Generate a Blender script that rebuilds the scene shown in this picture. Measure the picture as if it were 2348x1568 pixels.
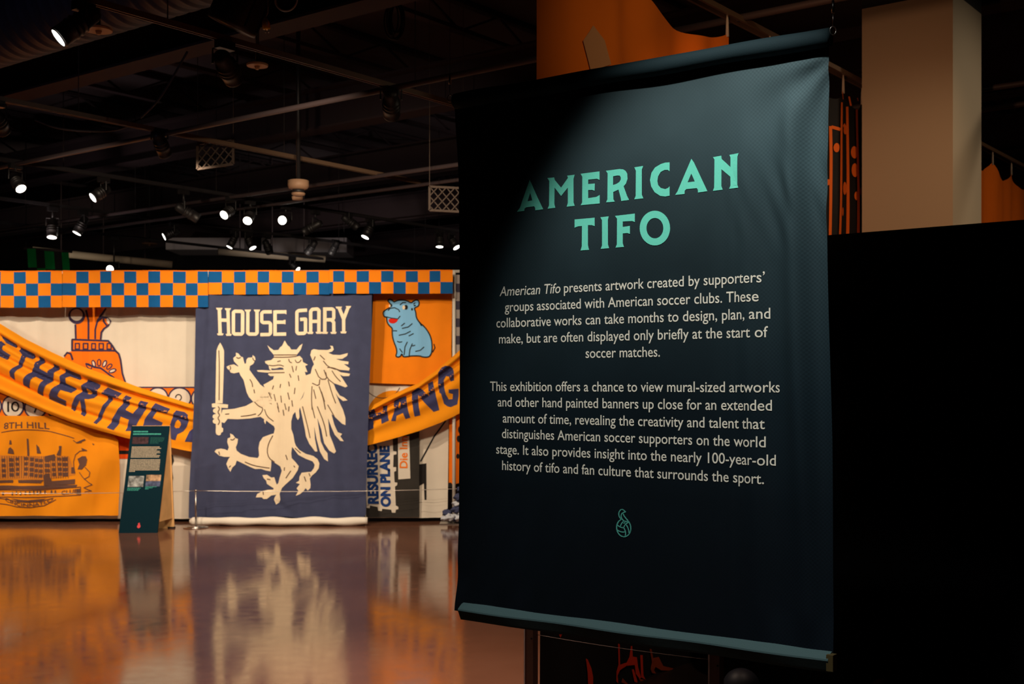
import bpy, bmesh, math, random
from mathutils import Vector, Matrix
from mathutils.geometry import tessellate_polygon

for o in list(bpy.data.objects):
    bpy.data.objects.remove(o)
S = bpy.context.scene
COL = S.collection
random.seed(7)
rnd = random.Random(11)

# ------------------------------------------------------------------ camera, world, lights, exposure
F, CX, HY, EYE = 2800.0, 1174.0, 885.0, 1.5
cd = bpy.data.cameras.new('camera')
cam = bpy.data.objects.new('camera', cd)
COL.objects.link(cam)
cd.sensor_fit = 'HORIZONTAL'
cd.sensor_width = 36.0
cd.lens = 36.0 * F / 2348.0
cd.shift_y = (HY - 784.0) / 2348.0
cam.location = (0, 0, EYE)
cam.rotation_euler = (math.radians(90), 0, 0)
cd.clip_start, cd.clip_end = 0.05, 100
cd.dof.use_dof = True
cd.dof.focus_distance = 3.85
cd.dof.aperture_fstop = 8.0
S.camera = cam

w = bpy.data.worlds.new('world')
S.world = w
w.use_nodes = True
w.node_tree.nodes['Background'].inputs[0].default_value = (0.012, 0.010, 0.014, 1)
w.node_tree.nodes['Background'].inputs[1].default_value = 0.3

S.view_settings.view_transform = 'Standard'
S.view_settings.look = 'None'
S.view_settings.gamma = 1
S.view_settings.use_curve_mapping = False
S.view_settings.exposure = 0.0
S.cycles.use_denoising = True
S.cycles.max_bounces = 6
S.cycles.sample_clamp_indirect = 4.0


def spot(name, loc, tgt, watts, deg, blend=0.5, col=(1, .80, .58), size=0.05):
    l = bpy.data.lights.new(name, 'SPOT')
    l.energy = watts
    l.spot_size = math.radians(deg)
    l.spot_blend = blend
    l.color = col
    l.shadow_soft_size = size
    o = bpy.data.objects.new(name, l)
    COL.objects.link(o)
    o.location = loc
    d = Vector(tgt) - Vector(loc)
    o.rotation_euler = d.to_track_quat('-Z', 'Y').to_euler()
    return o


WARM = (1, .775, .55)
# lamp over the hanging text banner
spot('banner_light', (-0.05, 2.20, 3.95), (0.555, 3.67, 1.50), 290, 37.6, .55, (1, .965, .90), .05)
# unseen spots added to light the tall hanging sheets and the pillar
spot('sheet_fill', (1.9, 3.4, 4.2), (0.9, 6.4, 2.8), 75, 50, 1, (1, .72, .42), .08)
spot('sheet_fill', (6.0, 6.5, 4.2), (4.4, 10.5, 2.4), 150, 50, 1, (1, .70, .42), .08)
spot('sheet_fill', (3.4, 5.2, 4.2), (2.3, 7.9, 2.4), 130, 45, 1, (1, .70, .42), .08)
spot('pillar_fill', (0.6, 4.6, 3.0), (2.4, 8.0, 2.6), 125, 58, 1, (1, .50, .25), .1)
spot('pillar_fill', (6.6, 6.6, 4.0), (3.0, 8.0, 2.6), 175, 46, .8, (1, .84, .60), .1)
# unseen spots added to brighten the polished floor and the ceiling
for x, y, wt in ((-4.2, 7.2, 150), (-1.6, 7.0, 150), (-6.2, 10.0, 130), (-3.0, 10.4, 150), (-0.6, 9.6, 150), (-0.6, 7.4, 110)):
    spot('floor_fill', (x, y, 3.55), (x, y + .3, 0), wt, 110, 1, (1, .74, .56), 0)
spot('floor_fill', (-0.9, 5.7, 3.55), (-0.25, 5.95, .0), 560, 58, 1, (1, .74, .56), .1)
spot('far_fill', (-3.0, 17.0, 2.9), (-3.0, 22.0, 4.4), 130, 75, 1, (1, .88, .78), .1)  # added spots that brighten the far soffits and ducts
spot('far_fill', (-8.0, 17.0, 2.9), (-8.0, 20.5, 3.9), 90, 75, 1, (1, .85, .65), .1)
spot('foot_fill', (1.5, 4.7, 3.6), (.62, 5.85, .1), 120, 34, 1, (1, .70, .5), .05)  # added spot, brightens the foot of the black sheet
spot('deck_fill', (1.5, 15.5, 2.9), (0.5, 18.5, 5.3), 60, 120, 1, (1, .80, .75), .1)  # added upward spots that lift the dark ceiling deck
spot('deck_fill', (-5.5, 13.9, 2.9), (-5.0, 15.5, 5.3), 30, 130, 1, (1, .80, .75), .1)
spot('cool_fill', (-4.6, 3.6, 3.0), (-4.2, 8.5, 5.0), 45, 60, 1, (.45, .6, 1), .1)  # unseen bluish spot added to tint the ceiling duct


# ------------------------------------------------------------------ helpers
def srgb(r, g, b):
    def f(c):
        c /= 255.0
        return c / 12.92 if c <= .04045 else ((c + .055) / 1.055) ** 2.4
    return (f(r), f(g), f(b), 1)


def P(x, y, D):
    return Vector(((x - CX) * D / F, D, EYE + (HY - y) * D / F))


MATS = {}


def mat(name, col, rough=.85, metal=0.0, spec=.25, emit=0.0, vary=0.0, vscale=30.0, bump=0.0, bscale=400.0, ecol=None):
    if name in MATS:
        return MATS[name]
    m = bpy.data.materials.new(name)
    m.use_nodes = True
    nt = m.node_tree
    b = nt.nodes['Principled BSDF']
    b.inputs['Base Color'].default_value = col
    b.inputs['Roughness'].default_value = rough
    b.inputs['Metallic'].default_value = metal
    b.inputs['Specular IOR Level'].default_value = spec
    if emit:
        b.inputs['Emission Color'].default_value = ecol or col
        b.inputs['Emission Strength'].default_value = emit
    if vary or bump:
        tc = nt.nodes.new('ShaderNodeTexCoord')
    if vary:
        n = nt.nodes.new('ShaderNodeTexNoise')
        n.inputs['Scale'].default_value = vscale
        n.inputs['Detail'].default_value = 4
        r = nt.nodes.new('ShaderNodeMapRange')
        r.inputs[1].default_value = .3
        r.inputs[2].default_value = .7
        r.inputs[3].default_value = 1 - vary
        r.inputs[4].default_value = 1 + vary
        mx = nt.nodes.new('ShaderNodeMix')
        mx.data_type = 'RGBA'
        mx.blend_type = 'MULTIPLY'
        mx.inputs[0].default_value = 1
        mx.inputs[6].default_value = col
        nt.links.new(tc.outputs['Object'], n.inputs['Vector'])
        nt.links.new(n.outputs['Fac'], r.inputs[0])
        nt.links.new(r.outputs[0], mx.inputs[7])
        nt.links.new(mx.outputs[2], b.inputs['Base Color'])
    if bump:
        n2 = nt.nodes.new('ShaderNodeTexNoise')
        n2.inputs['Scale'].default_value = bscale
        n2.inputs['Detail'].default_value = 2
        bp = nt.nodes.new('ShaderNodeBump')
        bp.inputs['Strength'].default_value = bump
        bp.inputs['Distance'].default_value = .01
        nt.links.new(tc.outputs['Object'], n2.inputs['Vector'])
        nt.links.new(n2.outputs['Fac'], bp.inputs['Height'])
        nt.links.new(bp.outputs[0], b.inputs['Normal'])
    MATS[name] = m
    return m


class MB:
    def __init__(self):
        self.v, self.f = [], []

    def add(self, vs, fs):
        n = len(self.v)
        self.v += [Vector(p) for p in vs]
        self.f += [tuple(i + n for i in q) for q in fs]
        return self

    def box(self, c, s, R=None):
        c = Vector(c)
        hx, hy, hz = s[0] / 2, s[1] / 2, s[2] / 2
        vs = []
        for dx, dy, dz in ((-1, -1, -1), (1, -1, -1), (1, 1, -1), (-1, 1, -1), (-1, -1, 1), (1, -1, 1), (1, 1, 1), (-1, 1, 1)):
            p = Vector((dx * hx, dy * hy, dz * hz))
            if R is not None:
                p = R @ p
            vs.append(c + p)
        return self.add(vs, [(0, 3, 2, 1), (4, 5, 6, 7), (0, 1, 5, 4), (1, 2, 6, 5), (2, 3, 7, 6), (3, 0, 4, 7)])

    def beam(self, a, b, wd, ht):
        """box section from a to b, width wd (horizontal), height ht (vertical)"""
        a, b = Vector(a), Vector(b)
        d = (b - a).normalized()
        up = Vector((0, 0, 1)) if abs(d.z) < .95 else Vector((1, 0, 0))
        sd = d.cross(up).normalized()
        up = sd.cross(d).normalized()
        vs = []
        for p in (a, b):
            for q, r in ((-1, -1), (1, -1), (1, 1), (-1, 1)):
                vs.append(p + sd * (q * wd / 2) + up * (r * ht / 2))
        return self.add(vs, [(0, 1, 2, 3), (7, 6, 5, 4), (0, 4, 5, 1), (1, 5, 6, 2), (2, 6, 7, 3), (3, 7, 4, 0)])

    def tube(self, pts, r, n=10, caps=True, closed=False):
        pts = [Vector(p) for p in pts]
        rs = r if isinstance(r, (list, tuple)) else [r] * len(pts)
        vs, fs = [], []
        prev = None
        m = len(pts)
        for i, p in enumerate(pts):
            if closed:
                d = pts[(i + 1) % m] - pts[i - 1]
            else:
                d = pts[min(i + 1, m - 1)] - pts[max(i - 1, 0)]
            d.normalize()
            if prev is None:
                up = Vector((0, 0, 1)) if abs(d.z) < .9 else Vector((1, 0, 0))
                a = d.cross(up).normalized()
            else:
                a = (prev - d * prev.dot(d)).normalized()
            prev = a
            b = d.cross(a)
            for k in range(n):
                t = 2 * math.pi * k / n
                vs.append(p + (a * math.cos(t) + b * math.sin(t)) * rs[i])
        for i in range(m if closed else m - 1):
            j = (i + 1) % m
            for k in range(n):
                k2 = (k + 1) % n
                fs.append((i * n + k, i * n + k2, j * n + k2, j * n + k))
        if caps and not closed:
            fs.append(tuple(range(n - 1, -1, -1)))
            fs.append(tuple((m - 1) * n + k for k in range(n)))
        return self.add(vs, fs)

    def build(self, name, m, parent=None, smooth=False, root=None):
        me = bpy.data.meshes.new(name)
        off = Vector((0, 0, 0))
        inv = None
        if parent is not None:
            inv = WM[parent].inverted()
        vs = [inv @ p for p in self.v] if inv is not None else self.v
        me.from_pydata([tuple(p) for p in vs], [], self.f)
        me.update()
        o = bpy.data.objects.new(name, me)
        if m:
            me.materials.append(m)
        if smooth:
            for p in me.polygons:
                p.use_smooth = True
        COL.objects.link(o)
        WM[o] = WM[parent].copy() if parent is not None else Matrix.Identity(4)
        if parent is not None:
            o.parent = parent
        return o


WM = {}          # world matrix of every object made here (children share their root's)


def empty(name, label, cat, loc=(0, 0, 0), rz=0.0, group=None):
    o = bpy.data.objects.new(name, None)
    COL.objects.link(o)
    o.location = loc
    o.rotation_euler = (0, 0, rz)
    o.empty_display_size = .1
    WM[o] = Matrix.Translation(Vector(loc)) @ Matrix.Rotation(rz, 4, 'Z')
    o['label'], o['category'] = label, cat
    if group:
        o['group'] = group
    return o


def tag(o, label, cat, group=None):
    o['label'], o['category'] = label, cat
    if group:
        o['group'] = group
    return o


def struct(o, label=None):
    o['kind'] = 'structure'
    if label:
        o['label'] = label
    return o


# ---- flat artwork: polygons in picture pixels laid onto a frontal plane at depth D
def ribbon(pts, wd, closed=False):
    """stroke -> list of quads (each a polygon), with small joint discs"""
    out = []
    n = len(pts)
    h = wd / 2
    for i in range(n if closed else n - 1):
        a, b = pts[i], pts[(i + 1) % n]
        dx, dy = b[0] - a[0], b[1] - a[1]
        L = math.hypot(dx, dy) or 1e-6
        nx, ny = -dy / L * h, dx / L * h
        out.append(([(a[0] + nx, a[1] + ny), (b[0] + nx, b[1] + ny), (b[0] - nx, b[1] - ny), (a[0] - nx, a[1] - ny)], []))
    for i in range(n):
        if closed or 0 < i < n - 1:
            out.append(([(pts[i][0] + h * math.cos(k * math.pi / 4), pts[i][1] + h * math.sin(k * math.pi / 4)) for k in range(8)], []))
    return out


def ell(cx, cy, rx, ry, n=28, a0=0.0, a1=360.0, rot=0.0):
    r = math.radians(rot)
    res = []
    full = abs(a1 - a0) >= 359.9
    for k in range(n if full else n + 1):
        t = math.radians(a0 + (a1 - a0) * k / n)
        x, y = rx * math.cos(t), ry * math.sin(t)
        res.append((cx + x * math.cos(r) - y * math.sin(r), cy + x * math.sin(r) + y * math.cos(r)))
    return res


def zoomer(ox, oy, s):
    return lambda *pts: [(ox + x / s, oy + y / s) for x, y in pts]


def smooth_pts(pts, it=1, closed=True):
    for _ in range(it):
        out = []
        n = len(pts)
        for i in range(n if closed else n - 1):
            a, b = pts[i], pts[(i + 1) % n]
            out.append((a[0] * .75 + b[0] * .25, a[1] * .75 + b[1] * .25))
            out.append((a[0] * .25 + b[0] * .75, a[1] * .25 + b[1] * .75))
        if not closed:
            out = [pts[0]] + out + [pts[-1]]
        pts = out
    return pts


def tri_mesh(items, step):
    """items: [(outer, holes)] in 2D -> (verts2d, faces), cut along a grid of the given step so that it can bend"""
    bm = bmesh.new()
    for outer, holes in items:
        loops = [[Vector((x, y, 0)) for x, y in outer]] + [[Vector((x, y, 0)) for x, y in h] for h in holes]
        flat = [p for l in loops for p in l]
        vs = [bm.verts.new(p) for p in flat]
        for t in tessellate_polygon(loops):
            if len(set(t)) == 3:
                try:
                    f = bm.faces.new([vs[i] for i in t])
                except ValueError:
                    continue
    if step:
        xs = [v.co.x for v in bm.verts]
        ys = [v.co.y for v in bm.verts]
        for ax, lo, hi in ((0, min(xs), max(xs)), (1, min(ys), max(ys))):
            k = math.floor(lo / step) + 1
            while k * step < hi:
                co = Vector((k * step, 0, 0)) if ax == 0 else Vector((0, k * step, 0))
                no = Vector((1, 0, 0)) if ax == 0 else Vector((0, 1, 0))
                bmesh.ops.bisect_plane(bm, geom=bm.verts[:] + bm.edges[:] + bm.faces[:], plane_co=co, plane_no=no, dist=1e-6)
                k += 1
    bm.normal_update()
    for f in bm.faces:
        if f.normal.z > 0:          # picture y runs down: face the camera
            f.normal_flip()
    bm.verts.index_update()
    v = [(p.co.x, p.co.y) for p in bm.verts]
    fs = [tuple(q.index for q in f.verts) for f in bm.faces]
    bm.free()
    return v, fs


def art(parent, name, m, D, items, disp=None, off=0.0, step=14.0, smooth=False):
    """picture-pixel polygons onto the upright plane y = D (its real distance); off = layers towards the viewer"""
    v, fs = tri_mesh(items, min(step, 7.0) if disp else 0)
    mb = MB()
    pts = []
    for x, y in v:
        p = P(x, y, D)
        if disp:
            p.y -= disp(p.x, p.z)
        p.y -= off
        pts.append(p)
    mb.add(pts, fs)
    return mb.build(name, m, parent, smooth)


TEXT = {}


def text_mesh(body, embolden=0.0):
    key = (body, embolden)
    if key in TEXT:
        return TEXT[key]
    c = bpy.data.curves.new('text', 'FONT')
    c.body = body
    c.resolution_u = 4
    c.offset = embolden
    o = bpy.data.objects.new('text', c)
    COL.objects.link(o)
    dg = bpy.context.evaluated_depsgraph_get()
    me = o.evaluated_get(dg).to_mesh()
    v = [(p.co.x, p.co.y) for p in me.vertices]
    f = [tuple(p.vertices) for p in me.polygons]
    bpy.data.objects.remove(o)
    bpy.data.curves.remove(c)
    TEXT[key] = (v, f)
    return v, f


def text_polys(body, fn, embolden=0.0):
    """text faces as polygons, through fn(tx 0..1, ty in cap heights)"""
    v, f = text_mesh(body, embolden)
    x0, x1 = min(p[0] for p in v), max(p[0] for p in v)
    cap = .69
    q = [fn((p[0] - x0) / (x1 - x0), p[1] / cap) for p in v]
    return [([q[i] for i in t], []) for t in f]


def folds(seed, amp, k0, tilt=0.15, amp2=.3):
    r = random.Random(seed)
    ph = [r.uniform(0, 6.28) for _ in range(6)]

    def f(x, z):
        return amp * (math.sin(k0 * x + tilt * k0 * z + ph[0]) * .6 + math.sin(k0 * 2.3 * x - tilt * 3 * z + ph[1]) * .3
                      + math.sin(k0 * .45 * x + ph[2] + z) * .6 + amp2 * math.sin(3.1 * z + 2 * x + ph[3]))
    return f


# ------------------------------------------------------------------ materials
M_white = mat('cotton_sheet', (.74, .69, .60, 1), .95, vary=.05, vscale=3, bump=.05)
M_navy = mat('navy_cloth', (.052, .064, .135, 1), .9, vary=.10, vscale=8, bump=.06)
M_navyp = mat('navy_paint', (.050, .055, .16, 1), .9)
M_navyl = mat('navy_outline', (.045, .03, .08, 1), .9)
M_cream = mat('cream_paint', (.88, .76, .56, 1), .9, vary=.04, vscale=6)
M_brownline = mat('brown_brush_line', (.14, .085, .055, 1), .9)
M_orange = mat('orange_cloth', (.93, .33, .006, 1), .9, vary=.05, vscale=4, bump=.05)
M_orange2 = mat('deep_orange_cloth', (.92, .255, .006, 1), .9, vary=.05, vscale=4, bump=.05)
M_orangep = mat('orange_paint', (.90, .20, .006, 1), .9)
M_gold = mat('gold_cloth', (.84, .29, .006, 1), .9, vary=.06, vscale=3, bump=.05)
M_blue = mat('blue_cloth', (.004, .10, .32, 1), .9, vary=.08, vscale=9)
M_sky = mat('light_blue_paint', (.22, .54, .90, 1), .9)
M_red = mat('red_paint', (.7, .02, .01, 1), .9)
M_black = mat('black_paint', (.012, .011, .012, 1), .8)
M_blackboard = mat('black_board', (.028, .025, .022, 1), .7, vary=.2, vscale=6)
M_teal = mat('dark_teal_board', (.003, .022, .036, 1), .85, spec=.08)
M_tealtext = mat('teal_print', (.06, .42, .36, 1), .8)
M_birch = mat('birch_plywood', (.85, .52, .22, 1), .6, vary=.12, vscale=5)
M_steel = mat('brushed_steel', (.55, .52, .5, 1), .3, metal=1)
M_whitepipe = mat('white_pipe', (.8, .77, .7, 1), .4)
M_blackmetal = mat('black_metal', (.012, .011, .012, 1), .45, spec=.4)
M_blackmatte = mat('black_matte_metal', (.02, .018, .02, 1), .6)
M_rail = mat('lit_dark_rail', (.13, .08, .05, 1), .4, spec=.5)  # lit gold tone of the near tracks put into the colour
M_pipe = mat('dark_painted_pipe', (.05, .036, .038, 1), .55)
M_beam = mat('dark_painted_steel', (.034, .022, .026, 1), .8)
M_deck = mat('dark_painted_deck', (.07, .053, .06, 1), .9)
M_lens = mat('lit_lens', (1, .93, .82, 1), .3, emit=9.0)
M_lensoff = mat('dark_lens', (.02, .02, .03, 1), .1)
M_cable = mat('black_cable', (.015, .015, .022, 1), .5)

# ------------------------------------------------------------------ the room
m_floor = bpy.data.materials.new('polished_concrete')
m_floor.use_nodes = True
nt = m_floor.node_tree
b = nt.nodes['Principled BSDF']
tc = nt.nodes.new('ShaderNodeTexCoord')
n1 = nt.nodes.new('ShaderNodeTexNoise'); n1.inputs['Scale'].default_value = .8; n1.inputs['Detail'].default_value = 6
n2 = nt.nodes.new('ShaderNodeTexNoise'); n2.inputs['Scale'].default_value = 9; n2.inputs['Detail'].default_value = 5
cr = nt.nodes.new('ShaderNodeValToRGB')
cr.color_ramp.elements[0].position = .3; cr.color_ramp.elements[0].color = (.130, .054, .031, 1)
cr.color_ramp.elements[1].position = .75; cr.color_ramp.elements[1].color = (.21, .096, .060, 1)
rr = nt.nodes.new('ShaderNodeMapRange'); rr.inputs[1].default_value = .3; rr.inputs[2].default_value = .7
rr.inputs[3].default_value = .08; rr.inputs[4].default_value = .14
mp = nt.nodes.new('ShaderNodeMapping'); mp.inputs['Scale'].default_value = (1, .35, 1)
n3 = nt.nodes.new('ShaderNodeTexNoise'); n3.inputs['Scale'].default_value = 2.2; n3.inputs['Detail'].default_value = 3
bp = nt.nodes.new('ShaderNodeBump'); bp.inputs['Strength'].default_value = .05; bp.inputs['Distance'].default_value = .02
nt.links.new(tc.outputs['Object'], n1.inputs['Vector']); nt.links.new(tc.outputs['Object'], n2.inputs['Vector'])
nt.links.new(tc.outputs['Object'], mp.inputs['Vector']); nt.links.new(mp.outputs[0], n3.inputs['Vector'])
nt.links.new(n1.outputs['Fac'], cr.inputs[0]); nt.links.new(cr.outputs[0], b.inputs['Base Color'])
nt.links.new(n2.outputs['Fac'], rr.inputs[0]); nt.links.new(rr.outputs[0], b.inputs['Roughness'])
nt.links.new(n3.outputs['Fac'], bp.inputs['Height']); nt.links.new(bp.outputs[0], b.inputs['Normal'])
b.inputs['IOR'].default_value = 1.5

X0, X1, Y0, Y1, ZC = -16.0, 16.0, -5.0, 27.0, 5.3
M_wall = mat('black_wall_paint', (.012, .010, .011, 1), .9)
struct(MB().box(((X0 + X1) / 2, (Y0 + Y1) / 2, -.1), (X1 - X0, Y1 - Y0, .2)).build('floor', m_floor))
struct(MB().box(((X0 + X1) / 2, (Y0 + Y1) / 2, ZC + .1), (X1 - X0, Y1 - Y0, .2)).build('ceiling', M_deck))
struct(MB().box((X0 - .1, (Y0 + Y1) / 2, ZC / 2), (.2, Y1 - Y0, ZC)).build('wall_left', M_wall))
struct(MB().box((X1 + .1, (Y0 + Y1) / 2, ZC / 2), (.2, Y1 - Y0, ZC)).build('wall_right', M_wall))
struct(MB().box(((X0 + X1) / 2, Y1 + .1, ZC / 2), (X1 - X0 + .4, .2, ZC)).build('wall_back', M_wall))
struct(MB().box(((X0 + X1) / 2, Y0 - .1, ZC / 2), (X1 - X0 + .4, .2, ZC)).build('wall_front', M_wall))

# building grid: A runs to the right and towards the viewer (like the text banner), B recedes to the right
A = Vector((.8105, -.5858, 0))
B = Vector((.608, .794, 0)).normalized()
A = Vector((B.y, -B.x, 0))


def on_line(px, D0, base):
    """distance along A/B is solved by the builder; here only the start point"""
    return P(px, 0, D0)


def clip_line(p, d, margin=.05):
    lo, hi = -60.0, 60.0
    for i, (a, c) in enumerate(((X0 + margin, X1 - margin), (Y0 + margin, Y1 - margin))):
        if abs(d[i]) > 1e-6:
            t0, t1 = (a - p[i]) / d[i], (c - p[i]) / d[i]
            lo, hi = max(lo, min(t0, t1)), min(hi, max(t0, t1))
    return p + d * lo, p + d * hi


# deck joists along B, wide-flange beams along A
origin = Vector((0, 0, 0))
k = 0
for s in range(-8, 13):
    a, c = clip_line(Vector((0, 10, 4.98)) + A * (s * 1.6), B)
    if (c - a).length > 2:
        mb = MB().beam(a, c, .10, .04)
        mb.beam(a + Vector((0, 0, .28)), c + Vector((0, 0, .28)), .08, .04)
        L = (c - a).length
        n = int(L / .6)
        for i in range(n):
            z0, z1 = (0, .28) if i % 2 else (.28, 0)
            mb.beam(a + (c - a) * (i / n) + Vector((0, 0, z0)), a + (c - a) * ((i + 1) / n) + Vector((0, 0, z1)), .02, .02)
        struct(mb.build('ceiling_joist', M_beam))
for s, z, ht in ((-2.2, 4.45, .42), (0.6, 4.45, .42), (3.4, 4.45, .42), (6.2, 4.45, .42), (9.0, 4.45, .42), (12.0, 4.45, .42), (15.5, 4.45, .42), (19., 4.45, .42)):
    a, c = clip_line(Vector((-3.0, 6.0, z)) + B * s, A)
    up = Vector((0, 0, 1))
    mb = MB().beam(a - up * ht / 2, c - up * ht / 2, .24, .022)
    mb.beam(a + up * ht / 2, c + up * ht / 2, .24, .022)
    mb.beam(a, c, .014, ht)
    struct(mb.build('ceiling_beam', M_beam))

# square pillar
D_p = 7.8
pc = P(2185, HY, D_p); pc.z = 0
Wp = .60
ztop = 5.28
c0 = pc; c1 = pc - A * Wp * 1.0; c2 = c1 + B * Wp; c3 = pc + B * Wp
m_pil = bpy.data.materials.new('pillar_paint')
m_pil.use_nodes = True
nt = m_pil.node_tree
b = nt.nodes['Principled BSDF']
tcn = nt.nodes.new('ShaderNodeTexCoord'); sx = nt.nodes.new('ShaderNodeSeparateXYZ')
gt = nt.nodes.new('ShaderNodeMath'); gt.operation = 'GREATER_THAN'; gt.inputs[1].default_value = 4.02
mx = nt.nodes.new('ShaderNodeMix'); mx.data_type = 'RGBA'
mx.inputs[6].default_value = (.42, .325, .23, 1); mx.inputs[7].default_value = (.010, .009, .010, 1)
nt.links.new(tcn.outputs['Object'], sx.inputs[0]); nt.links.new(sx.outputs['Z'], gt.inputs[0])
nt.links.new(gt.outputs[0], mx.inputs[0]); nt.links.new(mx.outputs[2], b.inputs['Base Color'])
b.inputs['Roughness'].default_value = .85
up = Vector((0, 0, ztop))
mb = MB()
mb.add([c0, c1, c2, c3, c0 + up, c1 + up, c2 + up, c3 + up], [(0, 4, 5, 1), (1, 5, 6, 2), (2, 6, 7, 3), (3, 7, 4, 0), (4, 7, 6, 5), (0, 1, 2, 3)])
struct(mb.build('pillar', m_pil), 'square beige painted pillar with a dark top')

# black freestanding partition wall, right
D_w = 5.7
q = P(1900, HY, D_w); q.z = 0
hw = EYE + (HY - 539) * D_w / F
a = q - A * .50; c = q + A * 3.2
mb = MB()
n = B * .12
mb.add([a, c, c + n, a + n, a + Vector((0, 0, hw)), c + Vector((0, 0, hw)), c + n + Vector((0, 0, hw)), a + n + Vector((0, 0, hw))],
       [(0, 1, 5, 4), (1, 2, 6, 5), (2, 3, 7, 6), (3, 0, 4, 7), (4, 5, 6, 7), (3, 2, 1, 0)])
struct(mb.build('wall_partition', mat('black_partition_paint', (.0022, .002, .0022, 1), .95, spec=.05)))

# pale soffit boxes far behind the flag wall
M_soffit = mat('grey_soffit', (.34, .31, .33, 1), .9)
for x0, x1, y0, y1, D in ((380, 560, 545, 572, 22.5), (600, 795, 545, 578, 22.5)):
    p0, p1 = P(x0, y1, D), P(x1, y0, D)
    mb = MB().box(((p0.x + p1.x) / 2, D + .5, (p0.z + p1.z) / 2), (p1.x - p0.x, 1.0, p1.z - p0.z))
    struct(mb.build('ceiling_soffit', M_soffit))


# ------------------------------------------------------------------ the hanging text banner
k_b = .00124
LB = Vector((-159.5 * k_b * 1.0, 0, 0))
YL = 1.236 * F * k_b
LB = Vector((-129 * YL / F, YL, 0))
A_b = Vector((.8105, -.5858, 0)).normalized()
WB = 1.3716
rz = math.atan2(A_b.y, A_b.x)
ban = empty('hanging_banner', 'tall dark teal fabric banner titled AMERICAN TIFO hanging in the foreground', 'banner', tuple(LB), rz)
ZT, ZB = 2.497, .716


def BUV(x, y):
    """picture pixel -> (u, z) on the plane the banner hangs in"""
    tx = (x - CX) / F
    # LB.x + A.x u = tx (LB.y + A.y u)
    u = (tx * LB.y - LB.x) / (A_b.x - tx * A_b.y)
    D = LB.y + A_b.y * u
    return u, EYE + (HY - y) * D / F


def sm(a, b_, x):
    t = max(0.0, min(1.0, (x - a) / (b_ - a)))
    return t * t * (3 - 2 * t)


def bn(u, z):
    """cloth relief towards the viewer"""
    n = 0.0
    if u < .24:
        n -= (.22 - u) ** 2 * .30
    wr = sm(.98, 1.33, u) * (.35 + .65 * sm(2.5, 2.2, z)) * (1 - .55 * sm(1.5, .9, z))
    uu = u - .012 * math.sin(2.2 * z)
    n += wr * (.021 * math.sin(2 * math.pi * (uu * 6.4 + .08 * z)) + .003 * math.sin(2 * math.pi * (uu * 13 + .3 * z + .2)))
    # diagonal pull folds at the top right corner
    dcor = math.hypot((WB - u) * 1.6, 2.45 - z)
    ang = math.atan2(2.45 - z, (WB - u) + .02)
    cor = .008 * math.exp(-(dcor / .42) ** 2) * math.sin(ang * 9) * sm(0, .10, dcor) * sm(ZT + .01, ZT - .07, z)
    # slack diagonal folds, lower left
    wl = sm(.75, .1, u) * sm(1.25, .8, z)
    n += wl * .0045 * math.sin(2 * math.pi * (u * 7.5 - z * 3.0))
    # faint crease from folding and small ripples
    n += .0012 * math.sin(u * 21 + 3 * math.sin(z * 3)) * math.sin(z * 4 + 1)
    n += .0022 * math.exp(-((u - 1.055) / .012) ** 2) * sm(2.4, 2.1, z)
    n += .004 * sm(1.0, 1.2, u) * math.sin(2 * math.pi * (u * 15 + z * 6)) * math.exp(-((z - 2.05) / .12) ** 2)
    n *= sm(ZT - .01, ZT - .30, z) * sm(ZB, ZB + .14, z)
    return n + cor


def uR(z):
    t = [(2.5, .008), (2.25, .014), (2.0, .021), (1.7, .015), (1.35, .004), (.7, -.004)]
    for (z1, v1), (z0, v0) in zip(t, t[1:]):
        if z >= z0:
            return WB - (v0 + (v1 - v0) * (z - z0) / (z1 - z0))
    return WB + .004


def uL(z):
    return -.006 + .013 * math.sin(math.pi * (z - ZB) / (ZT - ZB)) ** .7 if ZB < z < ZT else -.006


# printed cloth: dark teal, lighter towards top and side edges, dissolving in a halftone of dots
m_ban = bpy.data.materials.new('printed_banner_cloth')
m_ban.use_nodes = True
nt = m_ban.node_tree
b = nt.nodes['Principled BSDF']
b.inputs['Roughness'].default_value = .8
b.inputs['Specular IOR Level'].default_value = .12
N = nt.nodes.new
Lk = nt.links.new
tcn = N('ShaderNodeTexCoord'); sx = N('ShaderNodeSeparateXYZ')
Lk(tcn.outputs['Object'], sx.inputs[0])


def mth(op, a, b_=None, clamp=False):
    m = N('ShaderNodeMath'); m.operation = op; m.use_clamp = clamp
    for i, q in enumerate((a, b_)):
        if q is None:
            continue
        if isinstance(q, (int, float)):
            m.inputs[i].default_value = q
        else:
            Lk(q, m.inputs[i])
    return m.outputs[0]


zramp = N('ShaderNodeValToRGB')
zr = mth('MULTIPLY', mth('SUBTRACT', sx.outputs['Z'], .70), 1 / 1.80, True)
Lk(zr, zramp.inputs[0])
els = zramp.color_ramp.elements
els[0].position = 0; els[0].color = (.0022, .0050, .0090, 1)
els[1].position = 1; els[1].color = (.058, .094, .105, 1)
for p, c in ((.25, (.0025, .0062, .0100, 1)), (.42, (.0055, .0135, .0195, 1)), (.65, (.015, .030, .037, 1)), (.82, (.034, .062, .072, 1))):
    e = els.new(p); e.color = c
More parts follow.
